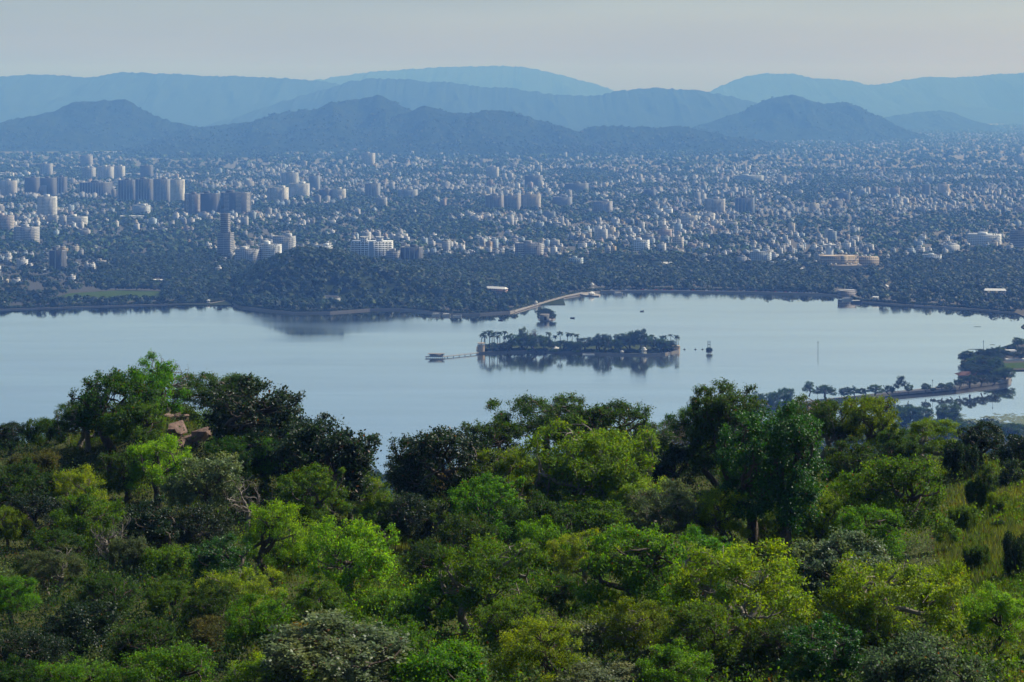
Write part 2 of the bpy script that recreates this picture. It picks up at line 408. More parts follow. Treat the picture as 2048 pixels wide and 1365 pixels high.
# ------------------------------------------------------------------ hills and ranges
HILLS = []
def hill(name, prof, D0, wf, wb, seed, m, rough=1.0):
    gam = 0.8 if m is M_HILLNEAR else 0.45
    P = np.array(prof, float)
    px = np.linspace(P[0, 0], P[-1, 0], int(min(700, (P[-1, 0] - P[0, 0]) / 1.6)))
    k = np.interp(px, P[:, 0], P[:, 1])
    ker = np.ones(9) / 9; kp = np.pad(k, 4, 'edge'); k = np.convolve(kp, ker, 'valid')
    X = (px - CX) * D0 / F
    Zr = np.maximum(H - (k - HZ) * D0 / F, -5)
    Zr = Zr + rough * (7 * fbm(X / 120, 0 * X, 3, seed) + 5.5 * vnoise(X / 26, 0 * X, seed + 3)) * np.clip(Zr / 40, 0, 1)
    ts = np.concatenate([np.linspace(-1, 0, 46), np.linspace(0, 1, 12)[1:]])
    T, XX = np.meshgrid(ts, X, indexing='ij'); ZZ = np.broadcast_to(Zr, T.shape)
    a = np.abs(T)
    wx = 1 + 0.45 * vnoise(XX / (0.9 * wf), 0 * XX, seed + 11)
    Y = D0 + np.where(T < 0, T * wf * wx, T * wb)
    s = (1 - a) ** 1.35
    g = 1 - np.abs(fbm(XX / (0.22 * wf) + 0.4 * T, Y / (0.9 * wf), 4, seed + 21)) * 2
    g2 = fbm(XX / (0.06 * wf), Y / (0.1 * wf), 4, seed + 31)
    Z = ZZ * s * (1 + gam * ((g - 0.55) + 0.25 * g2) * np.clip(a * 3, 0, 1)) - 6 * a
    Z = np.where(T == 0, ZZ, np.minimum(Z, ZZ * (1 - a * 0.25) + 0))
    nx = len(X); ny = len(ts)
    V = np.stack([XX, Y, Z], -1).reshape(-1, 3)
    i = (np.arange(ny - 1)[:, None] * nx + np.arange(nx - 1)[None]).ravel()
    if m is M_HILLNEAR: HILLS.append((V, np.stack([i, i + 1, i + nx + 1, i + nx], 1)))
    return tag(link(name, mesh_np(name, V, [np.stack([i, i + 1, i + nx + 1, i + nx], 1)], smooth=True), m), kind='structure')

M_HILLNEAR = mat('dry_hill_scrub', (0.006, 0.018, 0.009), 1.0, 0.0, (0.014, (0.036, 0.050, 0.024), 0.55, 12), bump=(1.0, 45))
M_HILLFAR = mat('forested_range', (0.010, 0.022, 0.014), 1.0, 0.0, (0.006, (0.030, 0.042, 0.024), 0.4, 12), bump=(0.6, 30))
hill('far_mountain_range', [(480, 200), (560, 172), (640, 159), (700, 149), (760, 143), (830, 138), (900, 134), (960, 133), (1010, 132), (1060, 136), (1100, 145), (1150, 158), (1200, 172), (1240, 186), (1300, 205), (1400, 235)], 28000, 3500, 3000, 1, M_HILLFAR, 1.6)
hill('far_mountain_range', [(1330, 225), (1390, 198), (1430, 178), (1480, 155), (1530, 147), (1580, 148), (1640, 157), (1690, 160), (1740, 170), (1770, 168), (1800, 160), (1850, 155), (1920, 154), (1980, 150), (2048, 146), (2150, 141), (2500, 150), (3000, 190)], 27000, 3500, 3000, 2, M_HILLFAR, 1.6)
hill('mountain_range', [(-900, 160), (-300, 145), (-100, 150), (0, 154), (60, 149), (150, 153), (170, 156), (200, 152), (235, 145), (330, 147), (420, 152), (540, 155), (640, 162), (700, 170), (760, 178), (850, 195), (950, 225), (1050, 250)], 21500, 3000, 2500, 3, M_HILLFAR, 1.4)
hill('mountain_range', [(380, 262), (430, 247), (520, 217), (600, 192), (640, 181), (700, 163), (740, 157), (760, 157), (840, 161), (920, 168), (980, 176), (1010, 175), (1080, 186), (1150, 193), (1200, 191), (1230, 184), (1270, 178), (1310, 176), (1390, 180), (1440, 187), (1500, 203), (1560, 222), (1640, 250)], 18500, 2400, 2000, 4, M_HILLFAR, 1.3)
hill('plateau_hill', [(-500, 255), (-200, 262), (-50, 255), (0, 245), (30, 238), (100, 225), (130, 212), (150, 203), (200, 200), (230, 199), (255, 202), (275, 214), (300, 229), (340, 243), (380, 252), (430, 262), (520, 285), (600, 300)], 12500, 2000, 1500, 5, M_HILLNEAR)
hill('ridge_hill', [(330, 275), (400, 256), (440, 250), (510, 242), (545, 229), (600, 221), (625, 220), (660, 207), (700, 202), (740, 196), (760, 190), (780, 199), (820, 220), (850, 238), (900, 262), (960, 280), (1050, 300)], 12300, 2000, 1500, 6, M_HILLNEAR)
hill('ridge_hill', [(680, 285), (740, 255), (800, 230), (830, 218), (851, 211), (870, 217), (900, 226), (950, 226), (975, 219), (990, 219), (1030, 227), (1060, 236), (1110, 252), (1150, 262), (1180, 270), (1240, 285), (1330, 300)], 11700, 1800, 1500, 7, M_HILLNEAR)
hill('low_hill', [(1080, 290), (1150, 266), (1190, 254), (1230, 250), (1280, 254), (1320, 257), (1350, 252), (1380, 256), (1410, 264), (1460, 272), (1560, 290), (1640, 305)], 11900, 1200, 1200, 8, M_HILLNEAR)
hill('cone_hill', [(1300, 272), (1370, 258), (1420, 244), (1470, 229), (1500, 215), (1525, 203), (1560, 193), (1578, 190), (1600, 194), (1640, 207), (1675, 205), (1695, 205), (1712, 213), (1740, 226), (1770, 238), (1800, 256), (1840, 272), (1900, 290)], 14500, 1700, 1500, 9, M_HILLNEAR)
hill('low_hill', [(1740, 245), (1780, 233), (1820, 226), (1870, 221), (1900, 224), (1930, 236), (1970, 250)], 19000, 1400, 1200, 10, M_HILLNEAR)
# the wooded knoll on the far bank
KX, KY = W(620, 600)[0], 3080
def zknoll(x, y):
    px = CX + F * x / y
    ridge = np.interp(px, [430, 470, 500, 530, 560, 590, 640, 680, 720, 760, 800, 880, 1000], [0, 4, 20, 36, 48, 58, 60, 57, 48, 38, 30, 19, 0])
    d = (y - KY) / np.where(y < KY, 190, 260)
    return 0.90 * ridge * np.clip(1 - d * d, 0, 1) ** 1.1 * (1 + 0.1 * fbm(x / 40, y / 40, 3, 44)) + GZ - 0.6
xs = np.arange(KX - 200, KX + 380, 8.0); ys = np.arange(KY - 195, KY + 262, 8.0)
tag(link('wooded_knoll', grid_mesh('wooded_knoll', xs, ys, zknoll), M_PLAIN), kind='structure')
def zland(x, y): return np.maximum(zknoll(np.asarray(x, float), np.asarray(y, float)), GZ)

# ------------------------------------------------------------------ tree builder
def nrm(v): return v / (np.linalg.norm(v, axis=-1, keepdims=True) + 1e-9)

def grow(rng, n_stem=1, tilt=0.12, trunk=0.35, limbs=5, branches=4, twigs=4, spread=0.9, up=0.25, wig=0.25, r0=0.16, fall=0.68, steps=6):
    """chains [(points, radii)] and leaf tips of one unit-height tree"""
    chains, tips = [], []
    def chain(p, d, L, r, lev):
        pts, n = [p.copy()], steps if lev < 3 else 4
        for i in range(n):
            d = nrm(d + wig * rng.normal(size=3) * (0.6 if lev == 0 else 1) + np.array([0, 0, up * (0.5 if lev else 0.3)]))
            p = p + d * L / n; pts.append(p.copy())
        pts = np.array(pts)
        r1 = r * (0.62 if lev < 3 else 0.3)
        chains.append((pts, np.linspace(r, r1, n + 1), lev))
        return pts, d, r1
    def rec(p, d, L, r, lev):
        pts, d2, r1 = chain(p, d, L, r, lev)
        if lev == 3:
            tips.append((pts[-1], 1.0)); tips.append((pts[2], 0.7)); return
        n = (limbs, branches, twigs)[lev]
        a0 = rng.uniform(0, 6.28)
        for k in range(n):
            t = 1.0 if k < 2 else rng.uniform(0.45 if lev else 0.6, 1.0)
            i = t * (len(pts) - 1); j = min(int(i), len(pts) - 2)
            q = pts[j] + (pts[j + 1] - pts[j]) * (i - j)
            az = a0 + k * 2.4 + rng.normal() * 0.4
            ax = nrm(np.cross(d2, np.array([0.3, 0.2, 1.0]) if abs(d2[2]) < 0.9 else np.array([1.0, 0, 0])))
            bx = np.cross(d2, ax)
            ang = spread * rng.uniform(0.55, 1.15)
            nd = nrm(d2 * math.cos(ang) + (ax * math.cos(az) + bx * math.sin(az)) * math.sin(ang))
            rec(q, nd, L * fall * rng.uniform(0.75, 1.2), max(r1 * 0.7, 0.012), lev + 1)
    for s in range(n_stem):
        az = s * 6.28 / n_stem + rng.uniform(0, 1)
        t = tilt * (1 if n_stem == 1 else 2.4)
        d = nrm(np.array([math.cos(az) * t, math.sin(az) * t, 1.0]))
        p = np.array([math.cos(az), math.sin(az), 0]) * (0.0 if n_stem == 1 else 0.1)
        rec(p, d, trunk * rng.uniform(0.85, 1.1), r0, 0)
    return chains, tips

def tubes(chains, min_lev=9, k=6, rmin=0.0):
    V, Q, n = [], [], 0
    for pts, rad, lev in chains:
        if lev > min_lev: continue
        kk = k if lev < 2 else 4
        t = nrm(np.gradient(pts, axis=0))
        ref = np.array([0.31, 0.57, 0.76]) if abs(t[0] @ np.array([0.31, 0.57, 0.76])) < 0.9 else np.array([1.0, 0, 0])
        u = nrm(np.cross(t, ref)); w = np.cross(t, u)
        a = np.arange(kk) * 2 * math.pi / kk
        ring = pts[:, None] + np.maximum(rad, rmin)[:, None, None] * (np.cos(a)[None, :, None] * u[:, None] + np.sin(a)[None, :, None] * w[:, None])
        V.append(ring.reshape(-1, 3))
        m = len(pts)
        for i in range(m - 1):
            for j in range(kk): Q.append((n + i * kk + j, n + i * kk + (j + 1) % kk, n + (i + 1) * kk + (j + 1) % kk, n + (i + 1) * kk + j))
        n += m * kk
    return np.concatenate(V), np.array(Q)

def leaves(rng, cen, axis, nor, ln, wd):
    """diamond leaves: centre, long axis, normal, length, width -> quads"""
    axis = nrm(axis); nor = nrm(nor - axis * np.sum(nor * axis, -1, keepdims=True))
    side = np.cross(nor, axis)
    ln = np.asarray(ln)[:, None]; wd = np.asarray(wd)[:, None]
    a = cen - axis * ln * 0.5; c = cen + axis * ln * 0.5
    b = cen + side * wd * 0.5 - nor * wd * 0.12 - axis * ln * 0.06; d = cen - side * wd * 0.5 - nor * wd * 0.12 - axis * ln * 0.06
    return np.stack([a, b, c, d], 1)

def leaf_cloud(rng, tips, cen0, per, sig, flat, ln, wd, rosette=0.6):
    C, A, N = [], [], []
    for p, k in tips:
        m = int(per * k * rng.uniform(0.6, 1.4))
        if m < 1: continue
        o = rng.normal(size=(m, 3)) * sig * k * np.array([1, 1, flat])
        out = nrm(p - cen0)
        C.append(p + o)
        A.append(nrm(o + 1e-4) * rosette + rng.normal(size=(m, 3)) * 0.55 + np.array([0, 0, -0.15]))
        N.append(np.array([0, 0, 0.75]) + out * 0.45 + rng.normal(size=(m, 3)) * 0.55)
    C, A, N = np.concatenate(C), np.concatenate(A), np.concatenate(N)
    s = rng.uniform(0.5, 1.3, len(C))
    return leaves(rng, C, A, N, ln * s * 0.8, wd * s * 0.84)

def leaf_mesh(name, Q):
    n = len(Q)
    return mesh_np(name, Q.reshape(-1, 3), [np.arange(4 * n).reshape(n, 4)])

KIND = {}
def proto(kind, seed, h, w, per, sig, ln, wd, flat=0.75, max_lev=9, rosette=0.6, keep=1.0, fill=0, zc=0.5, cs=(0.09, 0.15), ksk=0.55, **g):
    """one tree of a kind at its real size: (trunk mesh, crown mesh, height, width)"""
    rng = np.random.default_rng(seed)
    ch, tips = grow(rng, **g)
    T = np.array([t[0] for t in tips])
    lo, hi = np.percentile(T, 6 if fill else 1, 0), np.percentile(T, 94 if fill else 99, 0)
    sc = np.array([(w - 2.2 * sig) / (hi[0] - lo[0]), (w - 2.2 * sig) / (hi[1] - lo[1]), (h - 1.2 * sig) / hi[2]])
    ch = [(p * sc, r * (sc[2] * 0.55 + 0.45 * sc[0]) * 0.19, l) for p, r, l in ch]
    mid = (lo + hi) / 2 * sc; mid[2] = 0
    ch = [(p - mid * np.clip(p[:, 2:3] / (h * 0.3), 0, 1), r, l) for p, r, l in ch]
    tips = [(p * sc - mid * min(1, max(0, (p * sc)[2] / (h * 0.3))), k) for p, k in tips]
    def soft(v, lim): return np.where(v < 0.75 * lim, v, lim * (0.75 + 0.25 * np.tanh((v / lim - 0.75) / 0.25)))
    def clampp(p):
        p = np.array(p, float); r_ = np.hypot(p[..., 0], p[..., 1]) + 1e-6
        f = soft(r_, w * 0.47) / r_; p[..., 0] *= f; p[..., 1] *= f; p[..., 2] = soft(p[..., 2], h * 0.97); return p
    ch = [(clampp(p), r, l) for p, r, l in ch]; tips = [(clampp(p), k) for p, k in tips]
    if keep < 1: tips = [t for t in tips if rng.random() < keep]
    if fill:
        tips = [(p, k * ksk) for p, k in tips]
        J = np.concatenate([p for p, r, l in ch if l in (1, 2)])
        ga = rng.uniform(0, 6.28)
        for i in range(fill):
            az = rng.uniform(0, 6.28); sz = rng.uniform(-0.45, 1.0)
            d = np.array([math.cos(az) * math.sqrt(1 - sz * sz), math.sin(az) * math.sqrt(1 - sz * sz), sz])
            rr = rng.uniform(0.62, 1.0) * (1 + 0.28 * float(vnoise(az * 1.1 + ga, sz * 1.6 + seed, seed)))
            c = np.array([0, 0, h * zc]) + d * np.array([w * 0.47, w * 0.47, h * (1 - zc) * 0.92 if sz > 0 else h * zc * 0.75]) * rr
            cr = rng.uniform(*cs) * w
            for q in range(7):
                o = nrm(rng.normal(size=3) + d * 0.5 + np.array([0, 0, 0.35])) * np.array([1, 1, 0.65]) * cr * rng.uniform(0.4, 1)
                tips.append((c + o, 0.8))
            j = J[np.argmin(((J - c) ** 2).sum(1))]
            t = np.linspace(0, 1, 6)[:, None]
            pts = j * (1 - t) + c * t + rng.normal(size=(6, 3)) * 0.07 * w * np.sin(t * 3.14) * 0.5
            ch.append((pts, np.linspace(0.03, 0.012, 6), 2))
    V, Q = tubes(ch, max_lev, rmin=0.012)
    me = mesh_np(kind + '_trunk', V, [Q], smooth=True)
    L = leaf_cloud(rng, tips, np.array([0, 0, h * 0.45]), per, sig, flat, ln, wd, rosette)
    L = L[L[:, :, 2].min(1) > -0.3]
    KIND.setdefault(kind, []).append((me, leaf_mesh(kind + '_crown', L), h, w))

for s in (1, 2, 3, 4):
    proto('dome', s, 6.0, 6.4, 84, 0.26, 0.19, 0.11, fill=46, zc=0.46, limbs=5, branches=4, twigs=3, trunk=0.30, spread=0.9, up=0.15, wig=0.25)
for s in (11, 12, 13, 14):
    proto('umbrella', s, 6.0, 7.4, 76, 0.27, 0.22, 0.09, flat=0.6, fill=54, zc=0.56, cs=(0.06, 0.12), ksk=0.7, limbs=5, branches=4, twigs=4, trunk=0.34, n_stem=1 + s % 2, spread=0.85, up=0.12, wig=0.42, r0=0.19, rosette=1.0, keep=0.8)
for s in (21, 22, 23):
    proto('feathery', s, 5.5, 5.2, 118, 0.27, 0.16, 0.075, flat=0.7, fill=34, zc=0.5, cs=(0.08, 0.16), limbs=5, branches=4, twigs=3, trunk=0.38, spread=0.8, up=0.25, wig=0.25)
for s in (31, 32):
    proto('tall', s, 9.5, 7.0, 96, 0.30, 0.20, 0.12, fill=84, zc=0.42, cs=(0.08, 0.15), limbs=5, branches=5, twigs=3, trunk=0.40, n_stem=2, spread=0.6, up=0.5, wig=0.22)
for s in (41, 42):
    proto('bare', s, 4.8, 5.0, 4, 0.25, 0.16, 0.08, limbs=5, branches=5, twigs=4, trunk=0.34, spread=0.75, up=0.12, wig=0.42, keep=0.5)
for s in (51, 52, 53):
    proto('bush', s, 2.6, 4.2, 74, 0.24, 0.15, 0.085, fill=34, zc=0.35, limbs=5, branches=4, twigs=3, trunk=0.20, n_stem=3, tilt=0.3, spread=0.8, up=0.1, wig=0.25, r0=0.1)
for s in (61, 62):
    proto('sapling', s, 3.2, 1.7, 40, 0.17, 0.17, 0.085, fill=12, zc=0.5, limbs=5, branches=3, twigs=2, trunk=0.6, spread=0.6, up=0.5, wig=0.2, r0=0.06)
for s in (71, 72, 73):
    proto('broadleaf', s, 6.0, 6.0, 60, 0.28, 0.25, 0.15, fill=46, zc=0.46, limbs=5, branches=4, twigs=3, trunk=0.32, spread=0.8, up=0.2, wig=0.25)
print('proto leaves', {k: [len(x[1].polygons) for x in v] for k, v in KIND.items()})

LEAFC = {'dark': (0.023, 0.060, 0.006), 'deep': (0.011, 0.031, 0.007), 'green': (0.054, 0.145, 0.006), 'mid': (0.048, 0.110, 0.007), 'lime': (0.112, 0.215, 0.005),
         'yellow': (0.112, 0.188, 0.010), 'olive': (0.076, 0.138, 0.006), 'grey': (0.055, 0.090, 0.032), 'silver': (0.085, 0.130, 0.052), 'brown': (0.058, 0.070, 0.015),
         'emerald': (0.020, 0.082, 0.008), 'rust': (0.14, 0.110, 0.010)}
tcount = {}
PINNED = {(415, 742), (470, 745), (338, 703), (515, 768), (545, 795), (535, 795)}
def tree(cx, top, D, wpx, kind, colour, label, cat='tree', group='trees on the near hillside', bark=None, rz=None, name=None, sink=0.15, var=None):
    rng = random.Random(hash((cx, top, int(D))) & 0xffff)
    ratio = {'dome': 0.9, 'umbrella': 0.78, 'feathery': 1.0, 'tall': 1.35, 'bare': 0.9, 'bush': 0.55, 'sapling': 1.7, 'broadleaf': 0.85}[kind]
    while True:                                                      # step towards the viewer until the tree stands on the slope at its own height
        x = (cx - CX) * D / F
        z = float(zg(x, D)) - sink
        h = H - (top - HZ) * D / F - z
        w = wpx * D / F
        if kind == 'sapling' or (cx, top) in PINNED or h >= ratio * w or D < 84: break
        D -= 1
    V = KIND[kind]; i = tcount.get(kind, 0); tcount[kind] = i + 1
    tm, cm, h0, w0 = V[(i if var is None else var) % len(V)]
    if h < 0.28 * w: h = 0.28 * w
    nm = name or {'bush': 'bush', 'sapling': 'sapling', 'bare': 'bare_tree'}.get(kind, 'hillside_tree')
    o = empty(nm, (x, D, z), rng.uniform(0, 6.28) if rz is None else rz)
    k = w / w0 * 0.93
    o.scale = (k, k, h / h0)
    t = link('trunk', tm, bark, o)
    if not tm.materials: tm.materials.append(M_BARK)
    b = bark or (M_PALEBARK if kind in ('umbrella', 'bare') else M_BARK)
    t.material_slots[0].link = 'OBJECT'; t.material_slots[0].material = b
    c = link('crown', cm, None, o)
    if not cm.materials: cm.materials.append(M_LEAF)
    c.material_slots[0].link = 'OBJECT'
    c.material_slots[0].material = M_GLOSSLEAF if colour in ('silver', 'deep', 'emerald') else M_LEAF
    lc = np.array(LEAFC[colour]) * np.array([rng.uniform(0.88, 1.15), rng.uniform(0.92, 1.1), rng.uniform(0.8, 1.2)]) * 1.0
    c.color = (*lc, 1)
    return tag(o, label, cat, group)

TREES = [
 # left hill, skyline and summit
 (302, 715, 168, 135, 'dome', 'green', 'big round green tree with a dark trunk on the summit of the left hill'),
 (338, 703, 176, 100, 'bare', 'dark', 'nearly leafless twiggy tree poking up behind the summit of the left hill'),
 (228, 738, 173, 190, 'dome', 'dark', 'dark loose-leaved tree on the slope just left of the summit tree'),
 (165, 800, 171, 130, 'umbrella', 'dark', 'dark low tree on the left shoulder of the rocky hill'),
 (95, 838, 174, 90, 'bush', 'dark', 'dark shrub where the left shoulder of the hill meets the lake', 'bush'),
 (18, 842, 178, 80, 'dome', 'deep', 'blackish tree at the left frame edge against the water'),
 (415, 742, 179, 175, 'umbrella', 'dark', 'dark small-leaved tree behind the pink rock outcrop on the summit'),
 (470, 745, 179, 110, 'umbrella', 'dark', 'airy dark treetop on the skyline right of the rock outcrop'),
 (512, 768, 170, 215, 'broadleaf', 'deep', 'dark big-leaved tree below the skyline right of the pink rock outcrop'),
 (585, 826, 172, 195, 'dome', 'deep', 'dark tree on the right shoulder of the left hill'),
 (655, 852, 162, 225, 'broadleaf', 'deep', 'dark glossy tree at the right foot of the left hill beside the lake gap'),
 (560, 872, 156, 130, 'feathery', 'green', 'fine-leaved green tree below the right shoulder of the left hill'),
 (318, 872, 150, 140, 'feathery', 'lime', 'bright lime tree below the summit rocks of the left hill'),
 (410, 905, 146, 160, 'broadleaf', 'silver', 'grey-green shiny-leaved tree beside the bright lime tree on the left hill'),
 (160, 936, 140, 120, 'umbrella', 'yellow', 'yellow-topped tree standing alone in the dark part of the left slope'),
 (175, 985, 137, 160, 'dome', 'mid', 'green tree directly below the yellow-topped tree on the left slope'),
 (15, 1008, 132, 80, 'dome', 'olive', 'olive tree with yellow tips cut by the left frame edge'),
 (500, 945, 145, 140, 'bare', 'grey', 'greyish half-bare tree with pale branches on the left hill'),
 (60, 900, 160, 120, 'bush', 'brown', 'brownish shrub on the dark slope below the left shoulder', 'bush'),
 (250, 900, 157, 120, 'dome', 'dark', 'dark bushy tree between the yellow-topped tree and the lime tree'),
 (550, 1000, 122, 140, 'feathery', 'lime', 'bright lime lone tree with a visible trunk over a grassy gap'),
 (225, 1026, 124, 110, 'bare', 'grey', 'bare tree with crooked whitish branches in the dark hollow'),
 (705, 1036, 120, 200, 'dome', 'lime', 'big bright green rounded tree right of the lone lime tree'),
 (725, 952, 149, 120, 'umbrella', 'olive', 'olive tree in the gap between the two wooded ridges'),
 (480, 1133, 108, 165, 'umbrella', 'yellow', 'yellow spreading tree with pale twisted limbs in the lower left thicket'),
 (100, 1096, 118, 130, 'umbrella', 'grey', 'greyish tree with one long pale bent limb in the lower left thicket'),
 (335, 1155, 112, 110, 'dome', 'mid', 'mid-green rounded tree just left of the yellow spreading tree'),
 (262, 1075, 123, 95, 'bush', 'grey', 'rounded grey-green bush beside the bare whitish tree', 'bush'),
 (350, 1092, 122, 130, 'bush', 'mid', 'wide green bush uphill of the yellow spreading tree', 'bush'),
 (440, 1080, 118, 130, 'broadleaf', 'emerald', 'shiny dark-green broad-leaved tree left of the lone lime tree'),
 (660, 1248, 92, 330, 'broadleaf', 'silver', 'wide silvery shiny-leaved tree at the bottom edge of the photo'),
 (560, 1318, 87, 230, 'umbrella', 'lime', 'lime tree overlapping the silvery tree at the bottom edge'),
 (330, 1288, 94, 220, 'dome', 'green', 'large green tree at the bottom edge left of the silvery tree'),
 (150, 1318, 91, 170, 'feathery', 'green', 'fresh green fine-leaved tree at the bottom left'),
 (432, 1238, 100, 120, 'bush', 'brown', 'brown-green bush under the yellow spreading tree', 'bush'),
 (610, 1252, 99, 110, 'umbrella', 'rust', 'small rust-tinted tree behind the wide silvery tree'),
 (285, 1238, 104, 150, 'dome', 'dark', 'dark dense tree in the lower left thicket'),
 (60, 1250, 102, 170, 'dome', 'deep', 'blackish-green tree low on the left frame edge'),
 (160, 1198, 108, 160, 'broadleaf', 'deep', 'dark broad-leaved tree below the tree with the long pale limb'),
 (25, 1150, 116, 100, 'feathery', 'green', 'green feathery tree cut by the left frame edge'),
 (40, 1322, 94, 160, 'dome', 'dark', 'dark dense tree in the bottom left corner'),
 (590, 1075, 126, 110, 'bush', 'mid', 'green bush under the lone lime tree', 'bush'),
 (300, 1005, 141, 130, 'broadleaf', 'deep', 'very dark tree by the grey rock in the middle of the left slope'),
 (405, 1010, 138, 130, 'dome', 'deep', 'very dark tree right of the grey rock on the left slope'),
 (70, 985, 142, 130, 'dome', 'deep', 'black-green tree on the left slope above the olive tree'),
 (535, 795, 174, 150, 'dome', 'dark', 'dark tree filling the steep right flank of the left hill'),
 (690, 905, 160, 130, 'dome', 'dark', 'dark tree at the very foot of the left hill beside the lake gap'),
 (270, 800, 164, 130, 'dome', 'mid', 'green tree below the summit tree on its left side'),
 (468, 870, 158, 130, 'dome', 'dark', 'dark leafy tree below the pink rock outcrop'),
 (620, 930, 152, 150, 'dome', 'mid', 'mid-green tree left of the red-brown rock face'),
 (40, 925, 160, 150, 'dome', 'dark', 'dark rounded tree on the far left of the slope'),
 # centre ridge
 (885, 843, 172, 245, 'dome', 'deep', 'large dark tree at the left end of the central ridge beside the lake gap'),
 (1075, 785, 176, 200, 'umbrella', 'dark', 'dark airy skyline tree with sky showing through, leftmost on the central ridge'),
 (985, 838, 174, 150, 'dome', 'dark', 'dark skyline tree between the large dark tree and the airy skyline tree'),
 (830, 895, 169, 140, 'dome', 'deep', 'dark low tree at the left foot of the large dark tree'),
 (1150, 806, 177, 130, 'dome', 'dark', 'dark skyline tree between the airy skyline tree and the round-topped one'),
 (1295, 838, 174, 110, 'dome', 'dark', 'dark skyline tree left of the thin twiggy tree'),
 (1222, 797, 178, 185, 'dome', 'dark', 'round-topped dark skyline tree in the middle of the central ridge'),
 (1190, 848, 164, 270, 'umbrella', 'olive', 'very wide olive tree with a dark leaning trunk under the skyline trees'),
 (1005, 897, 158, 200, 'umbrella', 'olive', 'yellow-green spreading tree in front of the large dark tree'),
 (905, 942, 157, 90, 'umbrella', 'rust', 'small orange-tinted tree at the foot of the large dark tree'),
 (975, 950, 152, 170, 'dome', 'green', 'bright green rounded tree below the yellow-green spreading tree'),
 (1338, 826, 170, 90, 'bare', 'dark', 'thin twiggy dark tree between the central ridge and the right ridge'),
 (1330, 880, 166, 130, 'dome', 'deep', 'dark dense tree under the thin twiggy tree on the ridge'),
 (1255, 940, 145, 160, 'umbrella', 'yellow', 'yellow-lime spreading tree below the very wide olive tree'),
 (1388, 805, 176, 120, 'dome', 'dark', 'dark skyline tree left of the tallest skyline tree'),
 (1455, 763, 174, 165, 'tall', 'dark', 'tallest dark pointed tree on the skyline of the right ridge'),
 (1540, 812, 130, 230, 'tall', 'emerald', 'tall deep-green many-stemmed tree in front of the right ridge'),
 (1655, 792, 172, 150, 'umbrella', 'dark', 'dark olive airy skyline tree right of the tall many-stemmed tree'),
 (1742, 788, 169, 130, 'dome', 'olive', 'tall olive skyline tree in front of the causeway'),
 (1600, 800, 176, 110, 'dome', 'dark', 'dark skyline tree behind the tall many-stemmed tree'),
 (1865, 838, 165, 130, 'umbrella', 'olive', 'olive tree with dark forking branches against the pond'),
 (1795, 855, 171, 110, 'dome', 'dark', 'dark rounded skyline tree below the pond shore woods'),
 (1962, 850, 158, 100, 'broadleaf', 'deep', 'dark big-leaved tree with a drooping top near the right frame edge'),
 (2042, 862, 152, 90, 'broadleaf', 'deep', 'dark tree cut by the right frame edge below the pond'),
 (1922, 882, 155, 75, 'bush', 'deep', 'small dark bush under the drooping big-leaved tree', 'bush'),
 (1785, 902, 128, 220, 'dome', 'mid', 'wide mid-green tree with dense layered leaves on the right slope'),
 (1335, 975, 128, 190, 'umbrella', 'grey', 'grey-olive spreading tree with thin dark stems right of centre'),
 (1440, 975, 126, 120, 'feathery', 'lime', 'lime feathery tree at the foot of the tall many-stemmed tree'),
 (1625, 980, 129, 140, 'feathery', 'lime', 'bright green thin-branched tree between the tall tree and the layered tree'),
 (1265, 1050, 112, 230, 'dome', 'green', 'large fresh-green tree in the middle of the right slope'),
 (1165, 1062, 117, 140, 'umbrella', 'yellow', 'yellow tree just left of the large fresh-green tree'),
 (970, 1072, 104, 230, 'umbrella', 'mid', 'spreading tree on two pale twisted trunks in the centre'),
 (1090, 1038, 123, 130, 'bush', 'green', 'green bush above the tree with two pale trunks', 'bush'),
 (860, 1078, 123, 110, 'dome', 'dark', 'small dark tree beside the grassy strip left of centre'),
 (1495, 1092, 96, 310, 'umbrella', 'yellow', 'yellow-green umbrella tree with a stout dark trunk in the lower right'),
 (1240, 1180, 105, 80, 'feathery', 'lime', 'small lime treetop above the olive tree near the bottom'),
 (1278, 1208, 96, 180, 'umbrella', 'olive', 'olive spreading tree with a forked dark trunk near the bottom'),
 (1085, 1235, 92, 170, 'feathery', 'yellow', 'yellow tree at the bottom edge right of centre'),
 (1790, 1115, 98, 280, 'umbrella', 'yellow', 'large yellow-olive tree with curling pale limbs in the lower right'),
 (1985, 1172, 101, 150, 'dome', 'lime', 'bright lime rounded tree near the lower right corner'),
 (1645, 1250, 92, 170, 'broadleaf', 'emerald', 'dark glossy tree at the bottom edge in the lower right'),
 (1850, 1285, 88, 270, 'bush', 'grey', 'wide grey small-leaved bush in the bottom right', 'bush'),
 (1172, 1238, 93, 90, 'sapling', 'silver', 'thin silvery sapling between two yellow trees at the bottom', 'sapling'),
 (1405, 1195, 98, 190, 'dome', 'mid', 'dense green tree left of the stout-trunked umbrella tree'),
 (1685, 1078, 111, 210, 'broadleaf', 'silver', 'greyish shiny-leaved tree below the layered tree'),
 (1975, 925, 142, 42, 'sapling', 'dark', 'dark upright sapling on the upper grass slope', 'sapling'),
 (2022, 915, 144, 48, 'sapling', 'deep', 'bushy dark sapling right of the upright one on the grass slope', 'sapling'),
 (1893, 1035, 128, 48, 'sapling', 'green', 'bright green sapling at the edge of the grass slope', 'sapling'),
 (1952, 1090, 121, 55, 'bush', 'dark', 'small dark bush alone in the middle of the grass slope', 'bush'),
 (1998, 1040, 133, 24, 'sapling', 'deep', 'tiny dark sapling standing in the sunlit grass', 'sapling'),
 (2035, 1062, 117, 60, 'bush', 'deep', 'dark shrub cut by the right frame edge beside the grass', 'bush'),
 (1955, 960, 142, 55, 'bush', 'dark', 'dark shrub at the foot of the upright sapling', 'bush'),
